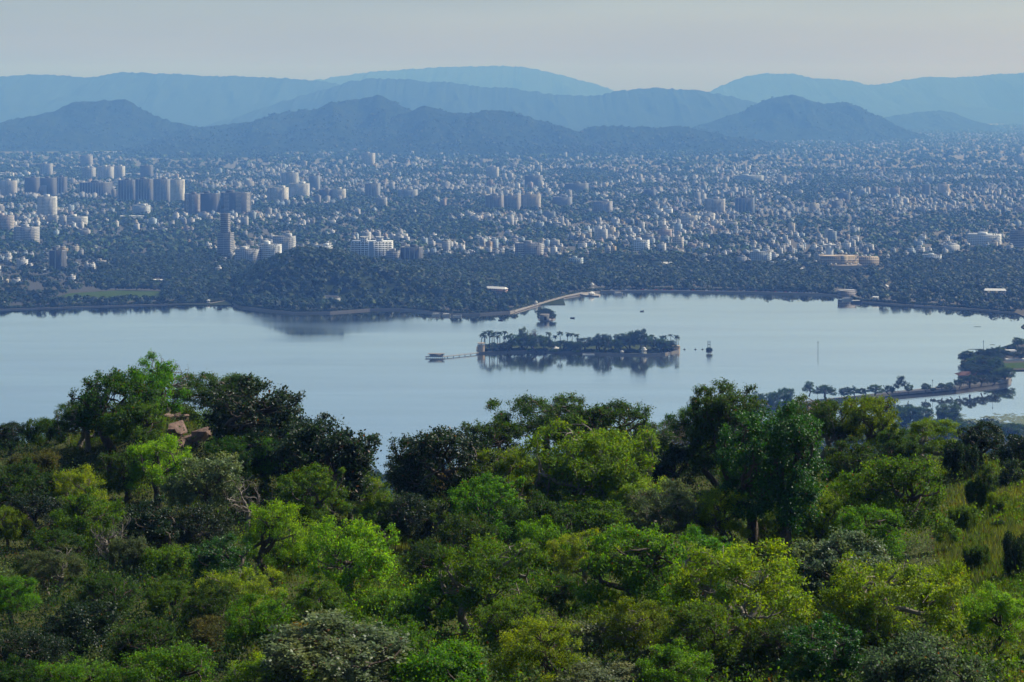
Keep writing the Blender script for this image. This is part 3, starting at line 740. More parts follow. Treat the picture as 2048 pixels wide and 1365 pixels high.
 (780, 1185, 106, 150, 'bush', 'green', 'broad green bush left of the tree with two pale trunks', 'bush'),
 (700, 1228, 100, 150, 'bush', 'mid', 'dull green bush just above the wide silvery tree', 'bush'),
 (885, 1300, 89, 230, 'bush', 'green', 'fresh green bush at the bottom edge in the centre', 'bush'),
 (1195, 1325, 87, 190, 'broadleaf', 'silver', 'silvery shiny-leaved tree top at the bottom edge right of centre'),
 (1120, 1150, 107, 100, 'dome', 'dark', 'small dark tree between the pale-trunked tree and the fresh-green tree'),
 (1565, 1000, 140, 120, 'dome', 'mid', 'mid-green tree behind the foot of the tall many-stemmed tree'),
 (1080, 990, 148, 150, 'dome', 'dark', 'dark tree in the shade under the central ridge'),
 (1180, 1000, 138, 150, 'bush', 'mid', 'green bush in the hollow below the very wide olive tree', 'bush'),
 (830, 985, 160, 130, 'dome', 'deep', 'dark tree in the gap at the foot of the central ridge'),
 (765, 1000, 158, 110, 'dome', 'mid', 'green tree at the bottom of the gap between the ridges'),
 (930, 1020, 140, 150, 'dome', 'dark', 'dark bushy tree uphill of the grassy strip'),
 (1420, 880, 168, 120, 'bush', 'mid', 'green shrub on the grassy crest of the right ridge', 'bush'),
 (1700, 880, 164, 130, 'dome', 'dark', 'dark tree under the olive skyline tree on the right ridge'),
 (1490, 905, 150, 110, 'dome', 'green', 'green leafy tree behind the left side of the tall many-stemmed tree'),
 (1890, 1130, 104, 110, 'bush', 'olive', 'olive bush below the bright green sapling', 'bush'),
 (1150, 905, 160, 160, 'dome', 'green', 'fresh green rounded tree left of the leaning dark trunk'),
 (1290, 870, 168, 140, 'dome', 'mid', 'mid-green tree at the right foot of the round-topped skyline tree'),
 (1395, 1060, 118, 170, 'dome', 'green', 'green rounded tree between the grey-olive tree and the umbrella tree'),
 (1610, 1110, 112, 160, 'dome', 'mid', 'green rounded tree uphill of the umbrella tree'),
 (1740, 1010, 122, 150, 'dome', 'green', 'fresh green tree at the left foot of the layered tree'),
 (1020, 1190, 102, 150, 'dome', 'mid', 'green tree under the right limb of the tree with two pale trunks'),
 (1350, 1290, 90, 170, 'dome', 'green', 'green tree at the bottom edge left of the stout-trunked umbrella tree'),
 (1745, 1210, 100, 150, 'dome', 'mid', 'dense green tree left of the yellow-olive tree with curling limbs'),
 (1560, 1240, 96, 140, 'dome', 'dark', 'dark green tree right of the stout trunk of the umbrella tree'),
 (520, 1190, 106, 150, 'dome', 'green', 'green rounded tree right of the yellow spreading tree'),
 (420, 1165, 110, 130, 'dome', 'dark', 'dark tree between the yellow spreading tree and the mid-green one'),
 (210, 1140, 115, 140, 'dome', 'dark', 'dark rounded tree left of the mid-green rounded tree'),
 (110, 1055, 128, 140, 'dome', 'dark', 'dark tree under the green tree of the left slope'),
 (800, 1240, 97, 160, 'dome', 'mid', 'green rounded tree right of the wide silvery tree'),
 (640, 1160, 108, 140, 'dome', 'mid', 'rounded tree downhill of the big bright green one'),
 (870, 1160, 106, 130, 'dome', 'green', 'fresh green tree left of the two pale twisted trunks'),
 (1925, 1010, 134, 60, 'bush', 'mid', 'green bush at the upper left edge of the grass slope', 'bush'),
 (2000, 985, 138, 50, 'bush', 'olive', 'olive shrub high on the grass slope near the right frame edge', 'bush'),
 (1915, 1180, 110, 80, 'bush', 'green', 'fresh green bush at the left edge of the grass slope', 'bush'),
 (2030, 1200, 106, 60, 'bush', 'mid', 'green shrub low on the grass slope by the right frame edge', 'bush'),
 (2040, 1290, 95, 90, 'bush', 'olive', 'olive shrub in the grass just above the bottom right corner', 'bush'),
 (1940, 1320, 87, 140, 'bush', 'dark', 'dark bush in the bottom right corner', 'bush'),
]
for a in TREES: tree(*a)

# ------------------------------------------------------------------ grass zones, undergrowth, grass, rocks
GZONE = [(1975, 1090, 115, 160), (1650, 1225, 75, 55), (590, 1120, 45, 35), (825, 1110, 55, 38), (1690, 945, 70, 40), (2010, 960, 70, 70), (2040, 1320, 60, 80), (1170, 1205, 45, 35),
         (345, 850, 55, 50), (1405, 900, 40, 40), (1130, 945, 50, 40), (1990, 1230, 60, 60), (185, 880, 50, 30), (1880, 980, 60, 40)]
def grassy(x, y):
    z = zg(x, y); px, py = CX + F * x / y, HZ + F * (H - z) / y
    m = np.zeros(np.shape(x))
    for a, b, c, d in GZONE: m = np.maximum(m, 1 - ((px - a) / c) ** 2 - ((py - b) / d) ** 2)
    return m + 0.25 * fbm(x / 3.0, y / 3.0, 2, 77)

rng = np.random.default_rng(5)
n = 7000
y = 78 + (235 - 78) * rng.random(n) ** 0.85; x = (rng.random(n) * 2500 - 230 - CX) * y / F
g = grassy(x, y); m = (g < 0.12) | (rng.random(n) < 0.13)
x, y = x[m], y[m]
clump = []
for s in range(12):
    r2 = np.random.default_rng(900 + s)
    big = s >= 6
    m = 46 if big else 15
    t = r2.normal(size=(m, 3)) * (np.array([1.15, 1.15, 0.55]) if big else np.array([0.75, 0.75, 0.35])) + np.array([0, 0, 1.25 if big else 0.7])
    t[:, 2] = np.abs(t[:, 2])
    clump.append(leaf_cloud(r2, [(p, 1.0) for p in t], np.array([0, 0, 0.2]), 17 if big else 14, 0.23, 0.8, 0.17, 0.095))
Qs, Ts = [], []
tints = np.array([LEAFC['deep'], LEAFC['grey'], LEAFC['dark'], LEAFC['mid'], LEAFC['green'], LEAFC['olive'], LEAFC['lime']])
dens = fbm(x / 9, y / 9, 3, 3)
gz = grassy(x, y)
for i in range(len(x)):
    big = i % 2 == 0 and dens[i] > -0.25 and gz[i] < -0.3
    c = clump[i % 6 + (6 if big else 0)]; a = rng.uniform(0, 6.28); k = rng.uniform(0.6, 1.3)
    ca, sa = math.cos(a) * k, math.sin(a) * k
    P = np.stack([c[..., 0] * ca - c[..., 1] * sa, c[..., 0] * sa + c[..., 1] * ca, c[..., 2] * k * rng.uniform(0.7, 1.3)], -1)
    P += np.array([x[i], y[i], float(zg(x[i], y[i])) - 0.25])
    Qs.append(P)
    Ts.append(np.repeat((tints[int(np.clip(2.4 + 6.5 * dens[i] - 1.3 * (CX + F * x[i] / y[i] < 480) + rng.normal() * 0.8, 0, 6))] * rng.uniform(0.75, 1.25))[None], len(c), 0))  # clumps on the left shift to darker tints: shade put into the leaf colour
Q = np.concatenate(Qs); nq = len(Q)
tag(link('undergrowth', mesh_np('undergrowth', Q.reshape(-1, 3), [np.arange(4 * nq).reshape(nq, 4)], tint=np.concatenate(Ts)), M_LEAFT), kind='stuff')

M_GRASS = leaf_mat('grass_blade', 'tint', trans=0.3, rough=0.6, spec=0.15, var=0.35, dead=0.03)
n = 420000
y = 80 + 125 * rng.random(n); x = (rng.random(n) * 2300 - 120 - CX) * y / F
g = grassy(x, y); m = (g > 0.1) | (rng.random(n) < 0.05)
x, y, g = x[m], y[m], g[m]; z = zg(x, y); n = len(x)
hgt = rng.uniform(0.22, 0.55, n) * (1 + 0.4 * fbm(x / 2, y / 2, 2, 9)); az = rng.uniform(0, 6.28, n); lean = rng.uniform(0.05, 0.5, n)
wd = rng.uniform(0.025, 0.055, n)
d = np.stack([np.cos(az), np.sin(az), 0 * az], 1); s = np.stack([-np.sin(az), np.cos(az), 0 * az], 1)
b = np.stack([x, y, z - 0.05], 1); tip = b + d * (lean * hgt)[:, None] + np.stack([0 * x, 0 * x, hgt], 1)
T = np.stack([b - s * wd[:, None], b + s * wd[:, None], tip], 1)
mixg = np.clip(0.5 + 0.9 * fbm(x / 5, y / 5, 3, 12), 0, 1)[:, None]
tg = np.array([0.046, 0.098, 0.009]) * (1 - mixg) + np.array([0.098, 0.122, 0.026]) * mixg
tag(link('grass', mesh_np('grass', T.reshape(-1, 3), [np.arange(3 * n).reshape(n, 3)], tint=tg), M_GRASS), kind='stuff')
print('undergrowth', nq, 'grass', n)

def rock(cx, py, D, w, h, m, label, seed):
    import bmesh
    x = (cx - CX) * D / F; z = float(zg(x, D)); r = random.Random(seed)
    W_, H_ = w * D / F, h * D / F
    bm = bmesh.new()
    for k in range(11):
        c = Vector((r.uniform(-.42, .42) * W_, r.uniform(-.25, .25) * W_, r.uniform(-.1, .62) * H_)); s_ = r.uniform(.16, .34)
        tilt = 0.5; vs = []
        for q in range(11):
            p = Vector((r.uniform(-1, 1), r.uniform(-1, 1), r.uniform(-1, 1)))
            p = Vector((p.x * 1.1, p.y, p.z * 1.2 + p.x * tilt)) * s_
            vs.append(bm.verts.new(c + Vector((p.x * W_, p.y * W_, p.z * H_))))
        g = bmesh.ops.convex_hull(bm, input=vs)
        bmesh.ops.delete(bm, geom=[e for e in set(g['geom_interior'] + g['geom_unused']) if isinstance(e, bmesh.types.BMVert)], context='VERTS')
    me = bpy.data.meshes.new('rock_outcrop'); bm.to_mesh(me); bm.free()
    o = link('rock_outcrop', me, m); o.location = (x, D, z + H_ * 0.1)
    tag(o, label, 'rock')
M_PINK = mat('pink_quartzite', (0.30, 0.19, 0.14), 0.85, 0.2, (1.6, (0.085, 0.065, 0.055), 0.5, 10), bump=(0.9, 0.25))
M_RED = mat('red_brown_rock', (0.17, 0.085, 0.055), 0.85, 0.2, (1.6, (0.06, 0.04, 0.032), 0.5, 10), bump=(0.9, 0.25))
M_DARKROCK = mat('dark_grey_rock', (0.10, 0.085, 0.075), 0.85, 0.2, (1.6, (0.03, 0.028, 0.026), 0.5, 10), bump=(0.9, 0.25))
rock(374, 830, 164, 80, 46, M_PINK, 'pinkish cracked rock outcrop on the summit of the left hill', 1)
rock(356, 800, 172, 40, 20, M_PINK, 'small pale rock just above the main pink outcrop', 4)
rock(607, 1000, 150, 60, 60, M_RED, 'reddish brown rock face behind the lone lime tree', 2)
rock(322, 1040, 136, 46, 46, M_DARKROCK, 'dark grey slanting rock in the shaded left slope', 3)

# ------------------------------------------------------------------ city: shared pieces
M_WALLT = wall_mat('painted_wall_windows', pu=3.4, pv=3.3)
M_WALLO = wall_mat('tower_wall_windows', source='object', pu=3.6, pv=3.5, wu=0.62, wv=0.52)
M_PLAINO = wall_mat('plain_painted_wall', source='object', wu=0.0, wv=0.0)
M_WHITE = mat('whitewash', (0.72, 0.71, 0.67), 0.7, 0.3, (0.3, (0.52, 0.50, 0.46), 0.3))
M_CONC = mat('grey_concrete', (0.50, 0.51, 0.52), 0.85, 0.2, (0.3, (0.22, 0.21, 0.2), 0.3))
M_DARKCONC = mat('dark_concrete', (0.10, 0.10, 0.10), 0.8, 0.2, (0.3, (0.06, 0.06, 0.065), 0.3))
M_SAND = mat('cream_sandstone', (0.52, 0.42, 0.29), 0.85, 0.2, (0.25, (0.38, 0.29, 0.2), 0.3))
M_TIN = mat('pale_metal_roof', (0.70, 0.70, 0.68), 0.5, 0.4, (0.2, (0.55, 0.55, 0.53), 0.3))
M_RUST = mat('rusty_red_roof', (0.13, 0.068, 0.055), 0.9, 0.1, (0.3, (0.09, 0.05, 0.042), 0.3))
M_DARK = mat('dark_iron', (0.03, 0.03, 0.033), 0.6, 0.3)
M_STONE = mat('embankment_stone', (0.34, 0.31, 0.27), 0.9, 0.15, (0.4, (0.18, 0.165, 0.15), 0.4, 6))
M_PAVE = mat('pale_paving', (0.31, 0.29, 0.26), 0.9, 0.1, (0.15, (0.27, 0.25, 0.22), 0.3))
M_LAWN = mat('lawn_grass', (0.034, 0.062, 0.010), 1.0, 0.0, (0.05, (0.055, 0.080, 0.016), 0.3, 6))
M_TANK = mat('black_water_tank', (0.02, 0.02, 0.02), 0.5, 0.3)

def box_uv(cx, cy, w, d, h, rz, z):
    """arrays of boxes -> V, F(quads), per-loop uv in metres; four walls and a roof each"""
    cx, cy, w, d, h, rz, z = [np.atleast_1d(np.asarray(v, float)) for v in (cx, cy, w, d, h, rz, z)]
    cx, cy, w, d, h, rz, z = np.broadcast_arrays(cx, cy, w, d, h, rz, z)
    n = len(cx); ca, sa = np.cos(rz), np.sin(rz)
    V = np.zeros((n, 8, 3))
    for k, (u, v) in enumerate(((-.5, -.5), (.5, -.5), (.5, .5), (-.5, .5))):
        x, y = u * w, v * d
        for t in (0, 4):
            V[:, k + t, 0] = cx + x * ca - y * sa; V[:, k + t, 1] = cy + x * sa + y * ca; V[:, k + t, 2] = z + (h if t else 0)
    fq = np.array([(0, 1, 5, 4), (1, 2, 6, 5), (2, 3, 7, 6), (3, 0, 4, 7), (4, 5, 6, 7)])
    Fc = (np.arange(n)[:, None, None] * 8 + fq[None]).reshape(-1, 4)
    uv = np.zeros((n, 5, 4, 2))
    for k, L in enumerate((w, d, w, d)):
        uv[:, k, 1, 0] = L; uv[:, k, 2, 0] = L; uv[:, k, 2, 1] = h; uv[:, k, 3, 1] = h
    return V.reshape(-1, 3), Fc, uv.reshape(-1, 2)

def wall_box(name, w, d, h, mat_, parent, color=None, loc=(0, 0, 0)):
    V, Fc, uv = box_uv(loc[0], loc[1], w, d, h, 0, loc[2])
    o = link(name, mesh_np(name, V, [Fc], uv=uv), mat_, parent)
    if color: o.color = (*color, 1)
    return o

WALLC = {'white': (0.70, 0.71, 0.72), 'cream': (0.62, 0.57, 0.46), 'pale blue': (0.47, 0.58, 0.68), 'pink': (0.52, 0.42, 0.38), 'grey': (0.40, 0.39, 0.37), 'ochre': (0.55, 0.41, 0.2)}

# ------------------------------------------------------------------ towers and blocks one can tell apart
OCC = []                                                             # footprints kept clear of houses
def tower(x0, x1, yt, yb, colour, label, style='plain', rz=-0.35, ratio=0.6, cat='apartment block', name='apartment_block', extra=None, top=True):
    D = (H - GZ) * F / (yb - HZ)
    Wd = (x1 - x0) * D / F; h = (yb - yt) * D / F
    w = Wd / (math.cos(rz) + ratio * abs(math.sin(rz))); d = w * ratio
    x = ((x0 + x1) / 2 - CX) * D / F
    OCC.append((x, D + d * 0.4, max(w, d) * 0.75))
    o = tag(empty(name, (x, D + d * 0.4, GZ), rz), label, cat)
    col = WALLC.get(colour, colour) if isinstance(colour, str) else colour
    lum = sum(col) / 3; col = tuple(0.6 * c + 0.4 * lum * k for c, k in zip(col, (0.93, 1.0, 1.07)))
    nf = max(3, int(round(h / 3.3)))
    r = random.Random(int(x0 * 7 + yb))
    if style == 'bands':                                             # open floors: dark body with a pale slab at every storey
        wall_box('wall', w * 0.94, d * 0.94, h, M_PLAINO, o, (0.07, 0.08, 0.10))
        for k in range(nf):
            MB().box((0, 0, h * (k + 1) / nf - 1.4), (w, d, 1.4)).build('balcony_slab', M_CONC, o)
        for u in (-0.485, 0.0, 0.485):
            MB().box((u * w, -d / 2 - 0.12, 0), (0.5, 0.35, h - 1.45)).build('pier', M_CONC, o)
    else:
        m = M_WALLO
        wall_box('wall', w, d, h, m, o, col)
        if style == 'fins':
            k = max(2, int(w / 9))
            for q in range(k + 1):
                MB().box(((q / k - 0.5) * w * 0.97, -d / 2 - 0.35, 0), (1.6, 0.7, h + 0.6)).build('fin', M_CONC, o)
        if style == 'balconies':
            for q in (-0.25, 0.25):
                b = MB()
                for f in range(1, nf): b.box((q * w, -d / 2 - 0.6, f * h / nf), (w * 0.22, 1.2, 1.0))
                b.build('balcony_stack', M_WHITE, o)
            b = MB()
            for f in range(1, nf): b.box((w / 2 + 0.6, 0, f * h / nf), (1.2, d * 0.5, 1.0))
            b.build('balcony_stack', M_WHITE, o)
    if top:
        p = MB()
        for sx, sy, lx, ly in ((0, -1, w, .35), (0, 1, w, .35), (-1, 0, .35, d - .7), (1, 0, .35, d - .7)):
            p.box((sx * (w / 2 - .17), sy * (d / 2 - .17), h), (lx, ly, 1.1))
        p.build('parapet', M_CONC, o)
        hb = min(4.5, h * 0.15) + 1
        wall_box('stair_head', w * 0.28, d * 0.4, hb, M_PLAINO, o, col, (r.uniform(-.25, .25) * w, 0, h + 0.004))
        t = MB()
        for q in range(3): t.cyl((w * (0.30 + 0.06 * q), d * 0.2 * (q - 1), h + 0.004), 0.9, 1.8, 8)
        t.build('water_tank', M_TANK, o)
    if extra: extra(o, w, d, h)
    return o

def twin_top(o, w, d, h):
    for s in (-0.19, 0.19):
        t = wall_box('roof_tower', w * 0.16, d * 0.35, 7.5, M_WALLO, o, WALLC['white'], (s * w, -d * 0.15, h + 0.004))
        MB().box((s * w, -d * 0.15, h + 7.51), (w * 0.19, d * 0.42, 0.8)).build('roof_slab', M_WHITE, o)
    for k, ux in enumerate(np.linspace(-0.46, 0.46, 12)):            # every window with its frame stands proud of the wall
        if abs(ux) < 0.06: continue
        for f in range(8):
            wi = MB().box((ux * w, -d / 2 - 0.02, 1.2 + f * (h - 1) / 8), (w * 0.035, 0.16, 1.9)).build('window', M_DARKGLASS, o)
    for s in (-0.5, 0.5):
        b = MB()
        for f in range(8): b.box((s * w * 0.86, -d / 2 - 0.7, 0.4 + f * (h - 1) / 8), (w * 0.10, 1.4, 1.0))
        b.build('balcony_stack', M_WHITE, o)
    MB().box((0, -d / 2 - 0.3, 0), (w * 0.10, 0.6, h + 0.5)).build('central_bay', mat('blue_grey_bay', (0.28, 0.33, 0.42), 0.7), o)
M_DARKGLASS = mat('dark_window_glass', (0.03, 0.04, 0.055), 0.25, 0.5)

tower(702, 785, 483, 520, 'white', 'white eight-storey apartment block with twin roof towers just beyond the wooded knoll', rz=-0.05, ratio=0.35, extra=twin_top, top=False)
tower(434, 466, 466, 516, 'grey', 'tall striped tower, lower and wider block with pale floor bands', style='bands', rz=-0.22, ratio=0.8, top=False,
      extra=lambda o, w, d, h: (lambda hh: [wall_box('upper_wall', w * 0.56, d * 0.6, hh, M_PLAINO, o, (0.09, 0.09, 0.10), (-0.02 * w, 0, h + 0.004))]
                                + [MB().box((-0.02 * w, 0, h + hh * (k + 1) / 10 - 1.3), (w * 0.6, d * 0.64, 1.3)).build('balcony_slab', M_CONC, o) for k in range(10)])(h * 0.76))
BL = [
 (800, 846, 496, 528, (0.085, 0.085, 0.09), 'dark flat office block right of the white twin-towered block', 'fins'),
 (772, 800, 503, 529, (0.30, 0.28, 0.27), 'low grey-brown block squeezed between the white twin-towered block and the dark office', 'plain'),
 (545, 590, 474, 515, (0.42, 0.42, 0.44), 'grey ten-storey block with pale floor lines behind the knoll', 'balconies'),
 (519, 562, 490, 529, 'white', 'white apartment block with a bright right side left of the wooded knoll', 'balconies'),
 (470, 520, 500, 530, (0.46, 0.44, 0.42), 'low pale block with a white roof canopy between the striped tower and the knoll', 'plain'),
 (626, 664, 492, 516, 'white', 'small white tower block peeping over the wooded knoll', 'plain'),
 (97, 131, 502, 545, (0.07, 0.07, 0.075), 'dark gridded office building among low houses on the left bank', 'fins'),
 (235, 272, 361, 404, (0.10, 0.11, 0.13), 'dark slab tower, left of three joined slabs in the left city', 'fins'),
 (270, 306, 359, 405, (0.11, 0.12, 0.14), 'dark slab tower, middle of three joined slabs in the left city', 'fins'),
 (306, 342, 359, 406, (0.26, 0.28, 0.31), 'grey gridded slab tower, right of three joined slabs in the left city', 'fins'),
 (340, 368, 360, 407, (0.74, 0.68, 0.55), 'cream sunlit tower with balconies at the right end of the three dark slabs', 'balconies'),
 (368, 400, 389, 430, (0.17, 0.13, 0.12), 'brown striped tower, first of the row above the striped tower', 'balconies'),
 (400, 438, 388, 432, (0.06, 0.065, 0.075), 'black windowless-looking block, second of the row above the striped tower', 'plain'),
 (440, 500, 386, 431, (0.07, 0.075, 0.085), 'wide black block with a striped right side, third of the row above the striped tower', 'balconies'),
 (73, 112, 394, 434, (0.55, 0.55, 0.56), 'pale grey tower with a bright right side on the left of the city', 'balconies'),
 (48, 78, 356, 395, (0.08, 0.085, 0.10), 'dark tower, leftmost of three behind the pale grey tower', 'plain'),
 (78, 112, 357, 394, (0.09, 0.095, 0.11), 'dark tower with a lit roof edge, middle of three behind the pale grey tower', 'plain'),
 (110, 133, 355, 392, (0.10, 0.10, 0.12), 'dark striped tower, rightmost of three behind the pale grey tower', 'fins'),
 (157, 221, 366, 391, (0.085, 0.09, 0.11), 'long low dark slab between the three dark towers and the three joined slabs', 'fins'),
 (80, 104, 328, 353, (0.33, 0.33, 0.35), 'grey tower in the hazy distance above the dark trio on the left', 'fins'),
 (163, 190, 336, 361, (0.36, 0.37, 0.40), 'grey ribbed tower left of the pair of pale ribbed slabs', 'fins'),
 (160, 184, 312, 334, (0.30, 0.28, 0.28), 'faint brownish tower below the left plateau hill', 'plain'),
 (195, 226, 334, 360, (0.40, 0.41, 0.43), 'pale ribbed slab, left of a pair in the far left city', 'fins'),
 (226, 249, 333, 358, (0.48, 0.48, 0.48), 'pale ribbed slab with bright edge, right of a pair in the far left city', 'fins'),
 (280, 305, 332, 357, (0.12, 0.13, 0.15), 'dark lone tower in the haze behind the three joined slabs', 'plain'),
 (-12, 26, 432, 463, (0.42, 0.33, 0.29), 'reddish block cut by the left frame edge', 'balconies'),
 (26, 76, 455, 487, (0.34, 0.34, 0.36), 'broad grey apartment block near the left frame edge', 'balconies'),
 (0, 32, 362, 393, (0.42, 0.40, 0.40), 'pale tower at the left frame edge beside the dark trio', 'balconies'),
 (79, 96, 372, 394, (0.47, 0.42, 0.40), 'small pinkish tower in front of the dark trio', 'plain'),
 (132, 173, 434, 454, (0.52, 0.54, 0.52), 'pale greenish block with sunlit right side below the pale grey tower', 'balconies'),
 (264, 299, 412, 432, (0.45, 0.50, 0.53), 'low pale blue block with cream end below the three joined slabs', 'plain'),
 (562, 596, 346, 373, (0.33, 0.36, 0.38), 'grey tower with cream end in the far middle city', 'balconies'),
 (534, 576, 376, 409, (0.56, 0.52, 0.46), 'cream ribbed tower left of the white balconied slab', 'fins'),
 (577, 618, 368, 396, (0.58, 0.60, 0.62), 'white slab with balconies right of the cream ribbed tower', 'balconies'),
 (618, 640, 352, 385, (0.20, 0.24, 0.30), 'slim blue-grey tower behind the white slab', 'plain'),
 (638, 662, 380, 402, (0.12, 0.13, 0.16), 'dark block joined to a pale gridded one in the middle city', 'plain'),
 (662, 691, 379, 402, (0.54, 0.52, 0.47), 'pale gridded block joined to the dark one in the middle city', 'balconies'),
 (723, 750, 307, 332, (0.42, 0.40, 0.40), 'far tower below the double-peaked ridge hill', 'fins'),
 (730, 760, 368, 397, (0.22, 0.25, 0.30), 'blue-grey tower in the centre of the middle city', 'fins'),
 (752, 774, 396, 416, (0.36, 0.38, 0.40), 'low grey block under the blue-grey tower', 'balconies'),
 (795, 835, 380, 398, (0.27, 0.32, 0.38), 'bluish wide block with a bright end, centre of the middle city', 'balconies'),
 (970, 1008, 392, 420, (0.25, 0.22, 0.21), 'brownish tower, left of three in a row in the centre', 'fins'),
 (1008, 1042, 392, 422, (0.30, 0.26, 0.23), 'brownish tower, middle of three in a row in the centre', 'fins'),
 (1042, 1082, 390, 419, (0.40, 0.34, 0.27), 'ochre striped tower, right of three in a row in the centre', 'balconies'),
 (972, 998, 335, 358, (0.40, 0.40, 0.41), 'far pale tower above the row of three in the centre', 'fins'),
 (1049, 1086, 352, 376, (0.16, 0.18, 0.22), 'dark wide tower far away above the row of three', 'plain'),
 (1130, 1178, 368, 386, (0.17, 0.19, 0.22), 'long dark block in the distance right of centre', 'plain'),
 (1186, 1226, 404, 429, (0.34, 0.32, 0.33), 'grey-mauve pair of towers right of centre', 'fins'),
 (1105, 1145, 395, 417, (0.20, 0.23, 0.28), 'blue-grey block left of the grey-mauve towers', 'plain'),
 (1288, 1312, 380, 396, (0.11, 0.14, 0.19), 'small dark blue block in the right half of the city', 'plain'),
 (1306, 1326, 418, 432, 'white', 'small white tower, left of a bright pair', 'plain'),
 (1328, 1346, 418, 433, 'white', 'small white tower, right of a bright pair', 'plain'),
 (1410, 1452, 399, 430, (0.36, 0.35, 0.37), 'grey apartment tower with darker right half left of the blue glass tower', 'balconies'),
 (1470, 1511, 397, 428, (0.09, 0.13, 0.20), 'dark blue tower with vertical ribs beside the mast', 'fins'),
 (1470, 1530, 352, 364, (0.35, 0.39, 0.43), 'long hazy slab on the right side of the far city', 'plain'),
 (1360, 1396, 432, 450, (0.60, 0.54, 0.42), 'cream block right of centre below the blue glass tower', 'balconies'),
 (1030, 1088, 488, 517, (0.27, 0.25, 0.25), 'brown-roofed apartment block above the lakeside woods in the centre', 'balconies'),
 (1266, 1300, 481, 503, 'white', 'stepped white building above the woods right of centre', 'plain'),
 (1346, 1368, 475, 496, (0.60, 0.52, 0.38), 'small cream block above the woods right of centre', 'plain'),
 (1500, 1545, 505, 528, (0.48, 0.53, 0.56), 'pale building with a flat dark roof behind the right lakeside lawn', 'plain'),
 (1137, 1167, 517, 534, (0.36, 0.47, 0.50), 'turquoise-tinted low building at the edge of the lakeside woods', 'plain'),
 (1675, 1702, 386, 405, (0.12, 0.17, 0.24), 'dark glass block left of the pale slab on the right', 'plain'),
 (1712, 1733, 377, 393, (0.44, 0.46, 0.48), 'pale slab with a bright right edge on the right side', 'plain'),
 (1780, 1801, 376, 395, (0.36, 0.28, 0.27), 'brown-red tower with a bright edge on the right side', 'plain'),
 (1844, 1862, 370, 394, (0.36, 0.48, 0.55), 'light blue banded tower on the right side', 'bands'),
 (1876, 1900, 369, 393, (0.55, 0.44, 0.34), 'pinkish tower on the right side of the city', 'balconies'),
 (2030, 2050, 312, 330, (0.42, 0.42, 0.42), 'far pale tower near the right frame edge', 'fins'),
 (1555, 1572, 352, 371, (0.50, 0.46, 0.40), 'cream water-tower-like block in the far right city', 'plain'),
 (1936, 2008, 470, 492, 'white', 'long white apartment row in front of the right-hand woods', 'balconies'),
 (2020, 2060, 462, 503, (0.08, 0.10, 0.13), 'dark glass building with a white roof cut by the right frame edge', 'bands'),
 (1845, 1886, 511, 526, 'white', 'white villa with many windows among trees right of the palace', 'plain'),
 (1700, 1720, 455, 470, 'white', 'white three-storey house with a blue band above the palace', 'balconies'),
 (1838, 1853, 472, 486, 'white', 'white cube house among dark trees on the right', 'plain'),
]
for b in BL: tower(b[0], b[1], b[2], b[3], b[4], b[5], b[6], rz=-0.30 - 0.12 * ((b[0] * 13) % 5) / 5)

# ------------------------------------------------------------------ houses
GREEN = [(100, 488, 120, 13), (290, 505, 150, 32), (330, 565, 150, 33), (640, 485, 66, 12), (640, 428, 60, 12), (900, 465, 130, 22), (1080, 470, 62, 18), (1120, 545, 150, 22), (1440, 487, 62, 12),
         (1780, 492, 60, 20), (1920, 455, 60, 10), (1950, 545, 160, 40), (1580, 560, 110, 26), (880, 560, 200, 40), (590, 560, 150, 60), (1010, 425, 30, 8), (420, 460, 40, 14), (250, 440, 60, 12),
         (1300, 555, 200, 20), (700, 412, 30, 8), (1180, 440, 40, 8), (1290, 400, 40, 8), (1600, 400, 60, 8), (1500, 372, 50, 6), (60, 470, 60, 6), (350, 335, 120, 16), (480, 318, 120, 10)]
def green(px, py):
    m = np.zeros(np.shape(px))
    for a, b, c, d in GREEN: m = np.maximum(m, 1.25 - ((px - a) / c) ** 2 - ((py - b) / d) ** 2)
    return np.clip(m, 0, 1)
def in_poly(x, y, P):
    r = np.zeros(np.shape(x), bool); j = len(P) - 1
    for i in range(len(P)):
        (xi, yi), (xj, yj) = P[i], P[j]
        r ^= ((yi > y) != (yj > y)) & (x < (xj - xi) * (y - yi) / (yj - yi + 1e-9) + xi); j = i
    return r
def hillfront(px): return np.interp(px, [-200, 300, 700, 1100, 1300, 1500, 1640, 2100], [312, 309, 300, 303, 296, 284, 268, 250])
rng = np.random.default_rng(17)
n = 60000
D = np.sqrt(rng.uniform(3180 ** 2, 16000 ** 2, n)); px = rng.uniform(-120, 2170, n); x = (px - CX) * D / F; py = PY(D, GZ)
p = 1 - green(px, py)
clus = fbm(x / 230, D / 330, 3, 71)
p = p * np.clip(0.42 + 2.6 * clus, 0.015, 1)
p = p * np.where(D > 8500, 0.36, 1.1) * np.where((py > 535) & (px > 185), 0.02, 1) * np.where((py > 520) & (px > 620), 0.25, 1)
p = p * np.where(py < hillfront(px), 0, 1) * np.where((py < 345) & (px < 520), 0.35, 1) * np.where((px < 200) & (py > 500) & (py < 585), 1.5, 1)
p = p * np.where(in_poly(x, D, LAKEW), 0, 1)
m = rng.random(n) < p
x, D, px, py = x[m], D[m], px[m], py[m]
for ox, oy, orad in OCC:
    m = (x - ox) ** 2 + (D - oy) ** 2 > (orad + 7) ** 2
    x, D, px, py = x[m], D[m], px[m], py[m]
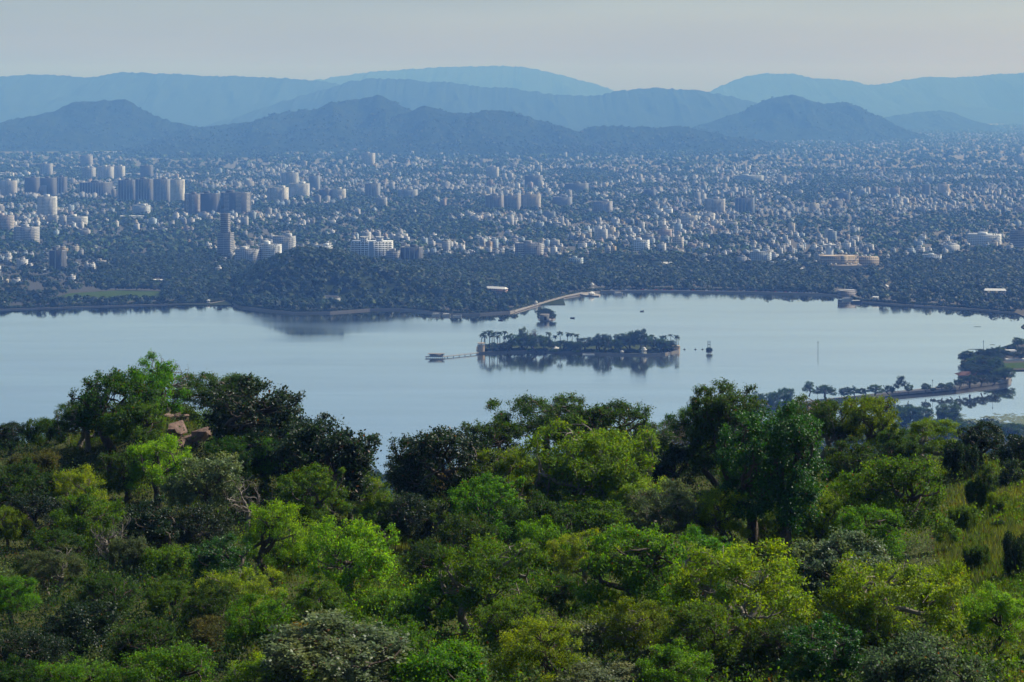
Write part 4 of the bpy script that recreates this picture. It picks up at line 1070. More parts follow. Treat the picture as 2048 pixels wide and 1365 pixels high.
# streets: houses stand shoulder to shoulder in rows, each district turned its own way
cell = np.floor(x / 520 + 0.35 * vnoise(D / 300, x / 300, 3)), np.floor(D / 620 + 0.35 * vnoise(x / 300, D / 300, 4))
ang = -0.16 + 0.42 * hsh(cell[0], cell[1], 9)
ca, sa = np.cos(ang), np.sin(ang)
uu, vv2 = x * ca + D * sa, -x * sa + D * ca
uu = np.round(uu / 11.5) * 11.5 + rng.normal(size=len(x)) * 0.4; row = np.round(vv2 / 17); vv2 = row * 17 + np.where(row % 2 == 0, 2.6, -2.6)
x, D = uu * ca - vv2 * sa, uu * sa + vv2 * ca
_, first = np.unique(np.stack([np.round(uu / 11.5), row, cell[0], cell[1]]), axis=1, return_index=True)
x, D, ang = x[first], D[first], ang[first]; m = ~in_poly(x, D - 12, LAKEW); x, D, ang = x[m], D[m], ang[m]
px, py = PX(x, D), PY(D, GZ)
n = len(x)
w = rng.uniform(8.5, 11.4, n) * rng.choice([1, 1.8], n, p=[.86, .14]); d = rng.uniform(7.5, 10.5, n); st = rng.choice([1, 2, 3, 4, 5, 7], n, p=[.18, .36, .27, .13, .04, .02]); h = st * 3.3 + 0.6
bigm = st >= 5; w = np.where(bigm, w * 1.5, w); d = np.where(bigm, d * 1.2, d)
ang = ang + rng.normal(size=n) * 0.02
names = list(WALLC); ci = rng.choice(6, n, p=[.54, .09, .18, .04, .13, .02]); cols = np.array([WALLC[k] for k in names])[ci] * rng.uniform(0.42, 0.80, (n, 1))
roof = np.where(rng.random((n, 1)) < 0.5, np.array([[0.50, 0.47, 0.43]]), np.array([[0.30, 0.27, 0.24]])) * rng.uniform(0.7, 1.15, (n, 1))
zb = zland(x, D) - 0.15
def house_arrays(ix):
    """main block, parapet-high upper room and stair head for each house of ix"""
    k = len(ix); r2 = np.random.default_rng(int(ix[0]) + 3)
    A = [box_uv(x[ix], D[ix], w[ix], d[ix], h[ix], ang[ix], zb[ix])]
    ca, sa = np.cos(ang[ix]), np.sin(ang[ix])
    for fr in (0.45, 0.24):
        u, v = r2.uniform(-.22, .22, k) * w[ix], r2.uniform(-.2, .2, k) * d[ix]
        if fr == 0.24: u, v = np.sign(u) * w[ix] * 0.32, np.sign(v) * d[ix] * 0.32
        A.append(box_uv(x[ix] + u * ca - v * sa, D[ix] + u * sa + v * ca, w[ix] * fr, d[ix] * fr, np.full(k, 3.0 if fr > .3 else 1.7), ang[ix], zb[ix] + h[ix]))
    V, Fc, uv, tt, o = [], [], [], [], 0
    for a, b, c in A:
        V.append(a); Fc.append(b + o); uv.append(c); o += len(a)
        t = np.repeat(cols[ix], 5, 0); t[4::5] = roof[ix]; tt.append(t)
    return np.concatenate(V), np.concatenate(Fc), np.concatenate(uv), np.concatenate(tt)
size = (w + d) * h / D ** 2 * np.where((px > -5) & (px < 2053), 1, 0)
order = np.argsort(-size)
NI = 280
zones = [(lambda a, b: (b > 495) & (a < 420), 'among trees near the left bank of the lake'), (lambda a, b: (b > 495) & (a < 720), 'around the foot of the striped tower'), (lambda a, b: (b > 495) & (a < 1250), 'behind the woods of the middle lakeshore'),
         (lambda a, b: (b > 495), 'near the domed palace on the right'), (lambda a, b: a < 500, 'in the left part of the city'), (lambda a, b: a < 1000, 'in the middle of the city'),
         (lambda a, b: a < 1500, 'right of the middle of the city'), (lambda a, b: a > 0, 'in the right part of the city')]
for k in order[:NI]:
    V, Fc, uv, t = house_arrays(np.array([k]))
    org = np.array([x[k], D[k], zb[k]])
    o = link('city_house', mesh_np('city_house', V - org, [Fc], tint=t, uv=uv), M_WALLT); o.location = org
    zn = next(s for f, s in zones if f(px[k], py[k]))
    sto = {1: 'single-storey', 2: 'two-storey', 3: 'three-storey', 4: 'four-storey', 5: 'five-storey', 7: 'seven-storey'}[int(st[k])]
    lb = f'{names[ci[k]]} {sto} flat-roofed house {zn}'
    tag(o, lb, 'house', lb.replace(' house ', ' houses '))
ix = order[NI:]
V, Fc, uv, t = house_arrays(ix)
tag(link('distant_houses', mesh_np('distant_houses', V, [Fc], tint=t, uv=uv), M_WALLT), kind='stuff')
print('houses', n)

# ------------------------------------------------------------------ woods and city trees
def canopy(name, x, y, z, r, hh, q, cols, seed, size=0.55):
    rg = np.random.default_rng(seed); n = len(x)
    d = rg.normal(size=(n, q, 3)); d[..., 2] = np.abs(d[..., 2]) * 0.9 - 0.25; d = nrm(d)
    rad = rg.uniform(0.65, 1.08, (n, q, 1))
    c = np.stack([x, y, z + hh * 0.52], -1)[:, None] + d * rad * np.stack([r, r, hh * 0.5], -1)[:, None]
    N = nrm(d + rg.normal(size=(n, q, 3)) * 0.33 + np.array([0, 0, 0.4]))
    A = nrm(np.cross(N, rg.normal(size=(n, q, 3)))); B = np.cross(N, A)
    s = (r[:, None] * size * rg.uniform(0.6, 1.3, (n, q)))[..., None]
    Q = np.stack([c - A * s, c - B * s * 0.8, c + A * s, c + B * s * 0.8], 2)
    t = np.repeat((cols * rg.uniform(0.7, 1.35, (n, 1)))[:, None], q, 1) * rg.uniform(0.8, 1.2, (n, q, 1))
    k = n * q
    return tag(link(name, mesh_np(name, Q.reshape(-1, 3), [np.arange(4 * k).reshape(k, 4)], tint=t.reshape(-1, 3)), M_FARLEAF), kind='stuff')
LAWNS = [[(70, 606), (140, 587), (240, 581), (335, 583), (320, 600), (200, 604)], [(1632, 549), (1700, 545), (1716, 549), (1700, 552), (1640, 553)], [(1468, 562), (1500, 556), (1512, 560), (1480, 566)], [(1975, 733), (2010, 727), (2060, 725), (2070, 736), (1990, 739)]]
LAWNW = [poly(P, GZ) for P in LAWNS]
for P in LAWNW: sheet('lawn', P, GZ + 0.15, M_LAWN)
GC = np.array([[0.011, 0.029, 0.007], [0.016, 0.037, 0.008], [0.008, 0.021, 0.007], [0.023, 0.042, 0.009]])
rng = np.random.default_rng(23)
# the belt of woods round the lake and over the knoll
n = 52000
D = np.sqrt(rng.uniform(2690 ** 2, 3720 ** 2, n)); px = rng.uniform(-90, 2140, n); x = (px - CX) * D / F; py = PY(D, GZ)
pr = np.clip(0.25 + 1.1 * green(px, py), 0, 1) * np.where(py > 515, 1, 0.55) * np.where((px < 200) & (py < 588), 0.3, 1)
m = (rng.random(n) < pr) & ~in_poly(x, D, LAKEW)
m &= ~(in_poly(x, D - 17, LAKEW) & (px > 1200) & (px < 1690))
for dx, dy in ((0, -7), (-8, 0), (8, 0)): m &= ~in_poly(x + dx, D + dy, LAKEW)
for P in LAWNW: m &= ~in_poly(x, D, P)
CLEAR = [(1702, 526, 62, 13), (1690, 541, 34, 8), (660, 604, 9, 9), (993, 590, 24, 6), (945, 553, 12, 6), (615, 522, 8, 8), (1988, 597, 26, 6), (1189, 582, 12, 12), (1775, 580, 9, 10), (742, 535, 22, 16), (1604, 545, 10, 8), (318, 567, 20, 7), (460, 575, 14, 6), (1690, 590, 26, 9)]
for a, b, c, e in CLEAR: m &= ((px - a) / c) ** 2 + ((py - b) / e) ** 2 > 1
m &= ~((px > 1050) & (px < 1130) & (py > 606)); 
for ox, oy, orad in OCC: m &= (x - ox) ** 2 + (D + 12 - oy) ** 2 > (orad + 3) ** 2
x, D, px = x[m], D[m], px[m]; n = len(x)
r = rng.uniform(3.4, 7.4, n); hh = r * rng.uniform(1.4, 2.1, n)
canopy('lakeside_woods', x, D, zland(x, D), r, hh, 36, GC[rng.integers(0, 4, n)], 31, 0.36)
print('woods', n)
# shrubs right behind the shore walls
n = 16000; t = rng.uniform(0, 1, n); LP = [(p, q) for p, q in zip(LAKEW, LAKE) if -700 <= q[0] <= 2050 and q[1] < 640]
k = (t * (len(LP) - 1)).astype(int); fr = t * (len(LP) - 1) - k; A_ = np.array([p for p, q in LP]); xs_, ys_ = (A_[k] + (A_[k + 1] - A_[k]) * fr[:, None]).T
ys_ = ys_ + np.where((xs_ > W(1200, 585)[0]) & (xs_ < W(1690, 594)[0]), rng.uniform(16, 24, n), rng.uniform(4.5, 13, n)); m = ~in_poly(xs_, ys_, LAKEW) & ~in_poly(xs_, ys_ - 3.5, LAKEW) & (rng.random(n) < 0.62)
for P in LAWNW: m &= ~in_poly(xs_, ys_, P)
xs_, ys_ = xs_[m], ys_[m]; n = len(xs_); r = rng.uniform(1.3, 2.6, n)
canopy('shore_shrubs', xs_, ys_, np.full(n, GZ - 0.6), r, r * 2.0, 26, GC[rng.integers(0, 4, n)], 36, 0.42)
# trees between the houses
n = 50000
D = np.sqrt(rng.uniform(3650 ** 2, 8200 ** 2, n)); px = rng.uniform(-90, 2140, n); x = (px - CX) * D / F; py = PY(D, GZ)
pr = np.clip(0.52 + 1.2 * green(px, py) - 0.7 * fbm(x / 230, D / 330, 3, 71), 0.06, 1)
m = rng.random(n) < pr
for ox, oy, orad in OCC: m &= (x - ox) ** 2 + (D + 8 - oy) ** 2 > (orad + 2) ** 2
x, D = x[m], D[m]; n = len(x); r = rng.uniform(3.5, 7.5, n)
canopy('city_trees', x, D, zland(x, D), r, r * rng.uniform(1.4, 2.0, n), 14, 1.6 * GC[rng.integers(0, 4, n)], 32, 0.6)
n = 42000
D = np.sqrt(rng.uniform(8000 ** 2, 26000 ** 2, n)); px = rng.uniform(-90, 2140, n); x = (px - CX) * D / F; py = PY(D, GZ)
m = py > hillfront(px) - 3; x, D = x[m], D[m]; n = len(x); r = rng.uniform(6, 13, n)
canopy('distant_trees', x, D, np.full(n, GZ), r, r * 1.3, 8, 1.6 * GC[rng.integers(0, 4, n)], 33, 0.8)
# scrub and trees on the slopes of the nearer hills, thinning upwards, so that hills and plain run into each other
from mathutils.bvhtree import BVHTree
HV, HF, o_ = [], [], 0
for V, Q in HILLS: HV.append(V); HF.append(Q + o_); o_ += len(V)
bvh = BVHTree.FromPolygons(np.concatenate(HV).tolist(), np.concatenate(HF).tolist())
n = 42000; D = rng.uniform(9600, 15200, n); px = rng.uniform(-60, 2100, n); x = (px - CX) * D / F; z = np.full(n, -9.0)
for k in range(n):
    hit = bvh.ray_cast(Vector((x[k], D[k], 2000)), Vector((0, 0, -1)))
    if hit[0] is not None and hit[0].z > 0.5: z[k] = hit[0].z
m = (z > -5) & (rng.random(n) < np.clip(1.05 - z / 330, 0.25, 1) * np.clip(0.6 + 1.2 * fbm(x / 420, D / 420, 3, 91), 0.08, 1)); x, D, z = x[m], D[m], z[m]; n = len(x); r = rng.uniform(4, 10, n)
canopy('hill_scrub', x, D, z - 1.5, r, r * 1.2, 8, GC[rng.integers(0, 4, n)], 37, 0.8)
# the woods on the near bank, seen through the gap and over the right ridge
n = 5200
D = rng.uniform(1330, 1840, n); px = rng.uniform(560, 2160, n); x = (px - CX) * D / F
m = ~in_poly(x, D, LAKEW) & ~in_poly(x, D, PONDW) & ~in_poly(x, D + 7, PONDW) & ((px > 1500) | (px < 900)) & (D < 1800)
m &= rng.random(n) < np.where(D < 1640, 1, 0.45)
x, D = x[m], D[m]; n = len(x); r = rng.uniform(3.0, 6.0, n)
canopy('near_bank_woods', x, D, np.full(n, GZ), r, r * rng.uniform(1.4, 2.1, n), 110, GC[rng.integers(0, 4, n)], 34, 0.26)
# scrub that covers the hillside on its way down to the shore
n = 5000
y = rng.uniform(205, 1330, n); x = (rng.uniform(-300, 2350, n) - CX) * y / F; r = rng.uniform(2.0, 4.5, n)
canopy('lower_slope_scrub', x, y, zg(x, y) - 0.5, r, r * 1.3, 40, GC[rng.integers(0, 4, n)], 35, 0.34)

# ------------------------------------------------------------------ trees and palms seen from afar
def far_tree(cx, yb, hpx, wpx, kind, colour, label, z=GZ, D=None, group='trees on the shores and islands', name='lakeside_tree', var=None):
    D = D or (H - z) * F / (yb - HZ)
    V = KIND[kind]; i = tcount.get('far' + kind, 0); tcount['far' + kind] = i + 1
    tm, cm, h0, w0 = V[(i if var is None else var) % len(V)]
    o = empty(name, ((cx - CX) * D / F, D, z), (i * 2.399) % 6.28)
    k = wpx * D / F / w0 * 1.05
    o.scale = (k, k, hpx * D / F / h0 * 1.03)
    t = link('trunk', tm, None, o); t.material_slots[0].link = 'OBJECT'; t.material_slots[0].material = M_BARK
    c = link('crown', cm, None, o); c.material_slots[0].link = 'OBJECT'; c.material_slots[0].material = M_LEAF
    r = random.Random(int(cx * 3 + yb)); c.color = (*(np.array(LEAFC[colour]) * r.uniform(0.8, 1.1)), 1)
    return tag(o, label, 'tree', group)

def palm_proto(seed):
    r = np.random.default_rng(seed)
    t = np.linspace(0, 1, 8)[:, None]
    pts = np.concatenate([0.5 * r.normal() * t ** 2, 0.5 * r.normal() * t ** 2, 14.0 * t], 1)
    V, Q = tubes([(pts, np.array([.42, .36, .33, .33, .34, .33, .28, .2]), 0)], k=7)
    top = pts[-1]; LV, LQ, n = [], [], 0
    for k in range(18):
        az = k * 2.399; el = r.uniform(-0.2, 1.2); L = r.uniform(3.8, 4.8)
        d = np.array([math.cos(az), math.sin(az), 0]); s = np.array([-math.sin(az), math.cos(az), 0])
        p = top.copy(); e = el
        ring = []
        for j in range(7):
            wdt = 0.62 * math.sin(math.pi * (0.12 + 0.85 * j / 6)) + 0.05
            ring += [p - s * wdt - np.array([0, 0, wdt * 0.45]), p, p + s * wdt - np.array([0, 0, wdt * 0.45])]
            p = p + (d * math.cos(e) + np.array([0, 0, math.sin(e)])) * L / 6; e -= 0.33
        LV += ring
        for j in range(6):
            for q in (0, 1): LQ.append((n + j * 3 + q, n + j * 3 + q + 1, n + (j + 1) * 3 + q + 1, n + (j + 1) * 3 + q))
        n += 21
    return mesh_np('palm_trunk', V, [Q], smooth=True), mesh_np('palm_crown', np.array(LV), [np.array(LQ)])
PALM = [palm_proto(s) for s in (3, 4, 5)]
def palm(cx, yt, yb, label, i, group='royal palms on the garden island'):
    z = 1.2; D = (H - z) * F / (yb - HZ); tm, cm = PALM[i % 3]
    o = empty('palm_tree', ((cx - CX) * D / F, D, z), i * 1.7)
    k = (yb - yt) * D / F / 14.6; o.scale = (max(k, 0.9), max(k, 0.9), k)
    t = link('trunk', tm, None, o); c = link('crown', cm, None, o)
    if not tm.materials: tm.materials.append(M_PALMBARK); cm.materials.append(M_LEAF)
    c.color = (0.020, 0.040, 0.012, 1)
    tag(o, label, 'palm tree', group)
M_PALMBARK = mat('palm_bark', (0.16, 0.145, 0.125), 0.9, 0.1, (1.5, (0.1, 0.09, 0.08), 0.4))

# ------------------------------------------------------------------ garden island
mb = MB().prism(ISLEW, -1.5, 1.2)
tag(mb.build('island_ground', mat('island_lawn_and_soil', (0.030, 0.050, 0.014), 1.0, 0.0, (0.08, (0.07, 0.075, 0.03), 0.35, 5))), kind='structure')
def ring_wall(name, P, z0, z1, th, m, label, cat='wall', closed=True):
    mb = MB(); n = len(P)
    for i in range(n if closed else n - 1):
        a, b = Vector(P[i]), Vector(P[(i + 1) % n]); d = b - a; c = (a + b) / 2
        mb.box((c.x, c.y, z0), (d.length + th * 0.6, th, z1 - z0 + 0.003 * (i % 5)), math.atan2(d.y, d.x))
    return tag(mb.build(name, m), label, cat)
ring_wall('parapet_wall', ISLEW, -0.9, 2.1, 0.5, M_STONE, 'low stone parapet wall running round the garden island')
names_p = ['tall palm', 'slim palm', 'full-crowned palm']
PALMS = [(962, 668, 700), (970, 665, 699), (979, 663, 701), (989, 665, 698), (1000, 666, 700), (1008, 664, 697), (1014, 673, 702), (1050, 668, 699), (1063, 670, 698), (1098, 666, 697), (1110, 673, 698), (1121, 665, 698),
         (1134, 667, 697), (1144, 669, 698), (1155, 670, 699), (967, 672, 702), (984, 671, 702), (995, 672, 702), (1018, 670, 700), (1217, 674, 698), (1302, 671, 700), (1332, 672, 701), (1342, 671, 699), (1352, 672, 702), (1357, 675, 700), (1323, 674, 698)]
for i, (a, b, c) in enumerate(PALMS):
    lb = 'royal palm in the cluster at the left end of the garden island' if a < 1040 else 'dark palm among the middle trees of the garden island' if a < 1070 else \
         'royal palm standing free above the bushes in the middle of the garden island' if a < 1200 else 'short palm among the round trees of the garden island' if a < 1250 else \
         'palm just left of the dense right-hand grove of the garden island' if a < 1310 else 'royal palm in the grove at the right end of the garden island'
    palm(a, b, c, lb, i, group=lb.replace('palm', 'palms', 1))
ISL = [(985, 689, 18, 24), (1010, 690, 18, 24), (1028, 678, 22, 26), (1050, 676, 26, 30), (1075, 678, 26, 34), (1092, 680, 22, 26), (1105, 687, 16, 24), (1128, 686, 18, 30), (1150, 688, 16, 28), (1172, 681, 24, 32), (1195, 683, 24, 28),
       (1206, 676, 28, 30), (1228, 683, 22, 30), (1245, 676, 30, 32), (1262, 672, 34, 30), (1278, 668, 36, 30), (1292, 678, 26, 22), (1310, 682, 26, 24), (1325, 684, 20, 22), (1338, 686, 18, 26)]
for i, (a, b, hp, wp) in enumerate(ISL):
    yb = 699 + (i * 5 % 7)
    where = 'behind the left palms' if a < 1020 else 'under the bare tree' if a < 1100 else 'below the free-standing palms' if a < 1160 else 'in the middle grove right of the palms' if a < 1240 else 'in the tall grove near the domed kiosk' if a < 1300 else 'by the right-hand bastion'
    far_tree(a, yb, (yb - b) * 1.28, wp * 1.15, ('dome', 'umbrella', 'broadleaf', 'tall', 'feathery')[i % 5], 'deep' if i % 2 else 'dark', f'dark round tree on the garden island {where}', z=1.2, group=f'garden island trees {where}')
far_tree(1066, 697, 44, 28, 'bare', 'olive', 'leafless tree rising above the trees of the garden island', z=1.2)
far_tree(1046, 697, 42, 20, 'feathery', 'grey', 'thin pale tree beside the leafless tree on the garden island', z=1.2)
for i in range(26):
    a = 970 + i * 14.7 + (i * 7 % 5); yb = 703 + 3.5 * math.sin(math.pi * min(1, max(0, (a - 1050) / 300)))
    far_tree(a, yb - (i % 3), 6 + i * 5 % 5, 15, 'bush', 'deep' if i % 3 else 'dark', 'low dark bush in the hedge line along the front of the garden island', z=1.2, group='hedge bushes along the front of the garden island', name='bush')

# jetty, bastions, kiosks
x0, yy, _ = W(851, 716); x1 = W(891, 716)[0]; xa, ya, _ = W(957, 709)
o = tag(empty('boat_pavilion', ((x0 + x1) / 2, yy, 0)), 'flat-roofed landing pavilion on stilts at the end of the island jetty', 'pavilion')
Lw = x1 - x0
MB().box((0, 0, 1.2), (Lw, 7, 0.5)).build('deck', M_CONC, o)
MB().box((1.0, 0, 4.6), (Lw * 0.84, 6, 0.45)).build('roof', M_STONE, o)
wall_box('cabin', Lw * 0.70, 4.2, 2.9, M_PLAINO, o, (0.33, 0.31, 0.28), (1.2, 0.4, 1.7))
for k in range(10): MB().cyl((-Lw / 2 + 0.8 + k * (Lw - 1.6) / 9, -3.2, -1.5), 0.3, 2.7, 6).build('pile', M_CONC, o)
for k in range(7): MB().box((-Lw * 0.40 + 1 + k * Lw * 0.80 / 6, -2.7, 1.7), (0.25, 0.25, 2.9)).build('post', M_WHITE, o)
a = Vector((x1, yy - 0.5)); b = Vector((xa, ya)); d = b - a; ang = math.atan2(d.y, d.x)
o = tag(empty('jetty', (a.x, a.y, 0), ang), 'long pale footbridge from the landing pavilion to the garden island', 'jetty')
MB().box((d.length / 2, 0, 1.2), (d.length, 2.6, 0.4)).build('deck', M_PAVE, o)
for s in (-1.2, 1.2):
    r = MB().box((d.length / 2, s, 2.5), (d.length, 0.16, 0.16))
    for k in range(20): r.box((k * d.length / 19.5 + 0.4, s, 1.6), (0.12, 0.12, 0.9))
    r.build('railing', M_WHITE, o)
for k in range(6): MB().cyl((3 + k * (d.length - 6) / 5, 0, -1.5), 0.45, 2.7, 8).build('pile', M_CONC, o)

def bastion(px, py, wpx, h, label):
    x, y, _ = W(px, py); r = wpx * y / F / 2
    o = tag(empty('bastion', (x, y, 0), 0.3), label, 'bastion')
    MB().cyl((0, 0, -1), r, h + 1, 14, r * 0.96).build('wall', M_SAND, o)
    p = MB()
    for k in range(14): p.box((r * .93 * math.cos(k * .4488), r * .93 * math.sin(k * .4488), h), (r * .3, .35, 1.1), k * .4488 + 1.57)
    p.build('parapet', M_SAND, o)
    for k in range(8): MB().cyl((r * .8 * math.cos(k * .785), r * .8 * math.sin(k * .785), h), 0.28, 3.2, 6).build('column', M_SAND, o)
    MB().cyl((0, 0, h + 3.2), r * 0.98, 0.5, 14).build('eave', M_SAND, o)
    return o
bastion(962, 706, 15, 8.0, 'round cream bastion at the left tip of the garden island')
bastion(1350, 703, 20, 3.2, 'low colonnaded bastion at the right tip of the garden island')

def chhatri(px, py, wpx, label, z=1.2, dome=True, mat_=None, cat='pavilion', name='domed_kiosk', hk=1.0):
    y = (H - z) * F / (py - HZ); x = (px - CX) * y / F; r = wpx * y / F / 2; m = mat_ or M_WHITE
    o = tag(empty(name, (x, y, z), 0.2), label, cat)
    MB().cyl((0, 0, -0.4), r, 0.9, 8).build('plinth', m, o)
    hh = r * 1.15 * hk
    for k in range(8): MB().cyl((r * .78 * math.cos(k * .785 + .39), r * .78 * math.sin(k * .785 + .39), 0.5), r * 0.09, hh, 6).build('column', m, o)
    MB().cyl((0, 0, 0.5 + hh), r * 1.12, r * 0.12, 12, r * 0.98).build('eave', m, o)
    if dome:
        dm = MB().dome((0, 0, 0.5 + hh + r * 0.12), r * 0.8, r * 0.85).build('dome', m, o)
        MB().cyl((0, 0, 0.5 + hh + r * 0.95), r * 0.06, r * 0.35, 6, 0.02).build('finial', m, dm)
    else:
        MB().cyl((0, 0, 0.5 + hh + r * 0.12), r * 1.05, r * 0.5, 8, r * 0.1).build('roof', m, o)
    return o
chhatri(1288, 707, 11, 'small white domed kiosk at the front of the garden island')
chhatri(1244, 708, 7, 'tiny white kiosk left of the domed kiosk on the garden island', dome=False)
chhatri(1110, 702, 15, 'low white tea pavilion at the front of the garden island under the palms', dome=False, hk=0.5)
chhatri(1184, 576, 9, 'white domed kiosk on the far promenade beside the bathing steps', z=1.5)
chhatri(1072, 610, 7, 'small white kiosk on the pale promenade bend behind the islet', z=1.5)
chhatri(1604, 545, 10, 'white umbrella-roofed pavilion on the lawn left of the palace', dome=False)
chhatri(1772, 580, 11, 'white umbrella-roofed pavilion in the dark trees right of the palace', dome=False)
chhatri(8, 612, 8, 'small white domed kiosk on the bank at the left frame edge')
chhatri(417, 606, 7, 'small pale kiosk at the end of the left bank promenade', dome=False)
chhatri(1760, 511, 9, 'small pale domed kiosk at the right end of the palace roof', z=22, mat_=M_SAND)
chhatri(1776, 516, 7, 'small white domed kiosk alone in the trees right of the palace', z=20)

# floating garden platform, islet, fountain frame, poles
x, y, _ = W(1177, 710); MBp = MB().box((0, 0, -0.6), (14, 6, 1.5)); o = MBp.build('landing_stage', M_WHITE); o.location = (x, y, 0); tag(o, 'small white landing stage at the front of the garden island', 'landing stage')
tag(MB().prism(ISLETW, -1.5, 0.8).build('islet_ground', M_STONE), kind='structure')
x, y, _ = W(1089, 641, 0.8)
o = tag(empty('pump_house', (x, y, 0.8), -0.1), 'roofless stone block house on the tiny islet', 'building')
wall_box('wall', 12, 9, 7.5, M_PLAINO, o, (0.27, 0.26, 0.23)); MB().box((0, 0, 7.5), (12.5, 9.5, 0.7)).build('cornice', M_STONE, o)
MB().box((1.5, -4.6, 0.5), (3.2, 0.3, 5)).build('door', M_DARK, o)
for i, (a, b, c, wq) in enumerate([(1083, 619, 637, 20), (1091, 616, 635.5, 22), (1101, 622, 637, 20), (1105, 629, 641, 14), (1080, 629, 641, 12), (1097, 618, 636, 18)]):
    far_tree(a, c, c - b, wq, 'dome', 'deep', 'dark tree crowding round the block house on the tiny islet', z=0.8, group='trees crowding the tiny islet')
x, y, _ = W(1418, 704)
o = tag(empty('fountain_frame', (x, y, 0)), 'dark twin-post frame standing in the lake right of the garden island', 'frame')
for s in (-1.3, 1.3): MB().bar((s, 0, -1), (s, 0, 13.0), 0.35).build('post', M_DARK, o)
MB().box((0, 0, 8.2), (3.0, 0.5, 0.6)).build('crossbar', M_DARK, o); MB().box((0, 0, 11.2), (3.0, 0.5, 0.5)).build('crossbar', M_DARK, o)
MB().cyl((0, 0, -1), 3.8, 2.0, 10, 3.4).build('base', M_DARKCONC, o)
far_tree(1418, 704.5, 9, 13, 'bush', 'deep', 'dark bush round the foot of the twin-post frame in the lake', z=0.9, name='bush')
for a, b in ((1369, 699.5), (1391, 699.5), (1405, 699.5)):
    x, y, _ = W(a, b); o = tag(empty('buoy', (x, y, 0)), 'small dark float in the row between the garden island and the twin-post frame', 'buoy', 'dark floats right of the garden island')
    MB().cyl((0, 0, -0.4), 1.5, 1.0, 10, 1.2).build('float', M_DARK, o); MB().cyl((0, 0, 0.6), 0.2, 1.3, 6).build('post', M_DARK, o)
def pole(px, yt, yb, r, m, label, z=0, name='pole', cat='pole', arm=True):
    y = (H - z) * F / (yb - HZ); h = (yb - yt) * y / F; o = tag(empty(name, ((px - CX) * y / F, y, z)), label, cat)
    MB().cyl((0, 0, -1), r, h + 1, 7, r * 0.7).build('post', m, o)
    if arm: MB().box((0, 0, h * 0.86), (0.9, 0.5, h * 0.08)).build('head', m, o)
pole(1636, 683, 706, 0.30, M_DARKCONC, 'thin grey gauge pole standing alone in the right part of the lake', name='gauge_pole')
pole(1967, 681, 703, 0.35, M_DARKCONC, 'grey pole behind the trees of the right-hand spit', z=1, name='gauge_pole')
for a, b, c, t in ((1635, 774, 803, 'slim lamp post on the left part of the causeway beside the slender tree'), (1865, 759, 786, 'slim lamp post on the causeway between two small trees'), (1985, 742, 773, 'slim lamp post near the right end of the causeway')):
    pole(a, b, c, 0.16, M_DARKCONC, t, z=4, name='lamp_post', cat='lamp post')
def mast(px, yt, yb, label):
    D = (H - GZ) * F / (yb - HZ); h = (yb - yt) * D / F; b = h * 0.07
    o = tag(empty('telecom_mast', ((px - CX) * D / F, D, GZ), 0.4), label, 'mast')
    m = MB(); n = 9
    for sx in (-1, 1):
        for sy in (-1, 1): m.bar((sx * b, sy * b, 0), (sx * b * .15, sy * b * .15, h * .86), 0.3, 4)
    for k in range(n):
        z0, z1 = h * .86 * k / n, h * .86 * (k + 1) / n; w0, w1 = b * (1 - .85 * k / n), b * (1 - .85 * (k + 1) / n)
        for s in (-1, 1): m.bar((-w0 * s, -w0, z0), (w1 * s, -w1, z1), 0.16, 4); m.bar((w0, -w0 * s, z0), (w1, w1 * s, z1), 0.16, 4)
    m.build('lattice', M_DARK, o); MB().bar((0, 0, h * .86), (0, 0, h), 0.28).build('antenna', M_DARK, o)
    MB().cyl((0, 0, h * .82), b * .3, h * .03, 8).build('platform', M_DARK, o)
mast(1515, 410, 497, 'dark lattice mast beside the dark blue ribbed tower'); mast(2007, 398, 462, 'dark lattice mast near the right frame edge above the long white row')

# ------------------------------------------------------------------ boats
def boat(px, py, L, rz, m, label, canopy_=None, name='rowing_boat', cat='boat'):
    x, y, _ = W(px, py); o = tag(empty(name, (x, y, 0), rz), label, cat)
    w = L * 0.28; h = L * 0.13 + 0.3
    st = [(-.5, .62), (-.3, .9), (0, 1), (.25, .85), (.42, .45), (.5, .04)]
    V, Fc = [], []
    for u, k in st:
        up = 0.35 * h * max(0, u) * 2
        V += [(u * L, -w / 2 * k, h + up), (u * L * .96, -w * .3 * k, -0.15), (u * L * .96, w * .3 * k, -0.15), (u * L, w / 2 * k, h + up), (u * L * .96, w * .25 * k, h * .45), (u * L * .96, -w * .25 * k, h * .45)]
    for i in range(len(st) - 1):
        for j in range(6): Fc.append((i * 6 + j, i * 6 + (j + 1) % 6, (i + 1) * 6 + (j + 1) % 6, (i + 1) * 6 + j))
    Fc += [(5, 4, 3, 2, 1, 0), tuple(30 + j for j in range(6))]
    MB().add(V, Fc).build('hull', m, o)
    for u in (-.25, .1): MB().box((u * L, 0, h * .7), (L * .06, w * .8, 0.12)).build('bench', M_STONE, o)
    if canopy_:
        c = MB()
        for u in (-.34, -.05, .24):
            for s in (-1, 1): c.box((u * L, s * w * .38, h * .6), (0.14, 0.14, 2.2))
        c.build('canopy_posts', M_WHITE, o); MB().box((-.05 * L, 0, h * .6 + 2.2), (L * .72, w * 1.05, 0.35), 0, 0.9).build('canopy', canopy_, o)
    return o
boat(1237, 589.5, 14, 0.1, M_WHITE, 'white canopied tour boat near the far promenade', M_TIN, 'tour_boat')
boat(1713, 606.5, 17, 0.05, M_DARKCONC, 'dark houseboat with a white roof by the wooded right bank', M_TIN, 'tour_boat')
boat(1284, 623.5, 6.5, 0.5, M_DARK, 'small dark boat in open water right of the tiny islet')
boat(1145, 637, 6.5, -0.4, M_DARK, 'small dark boat just right of the tiny islet')
boat(1001, 641.5, 6.5, 0.1, M_DARK, 'small dark rowing boat left of the tiny islet')
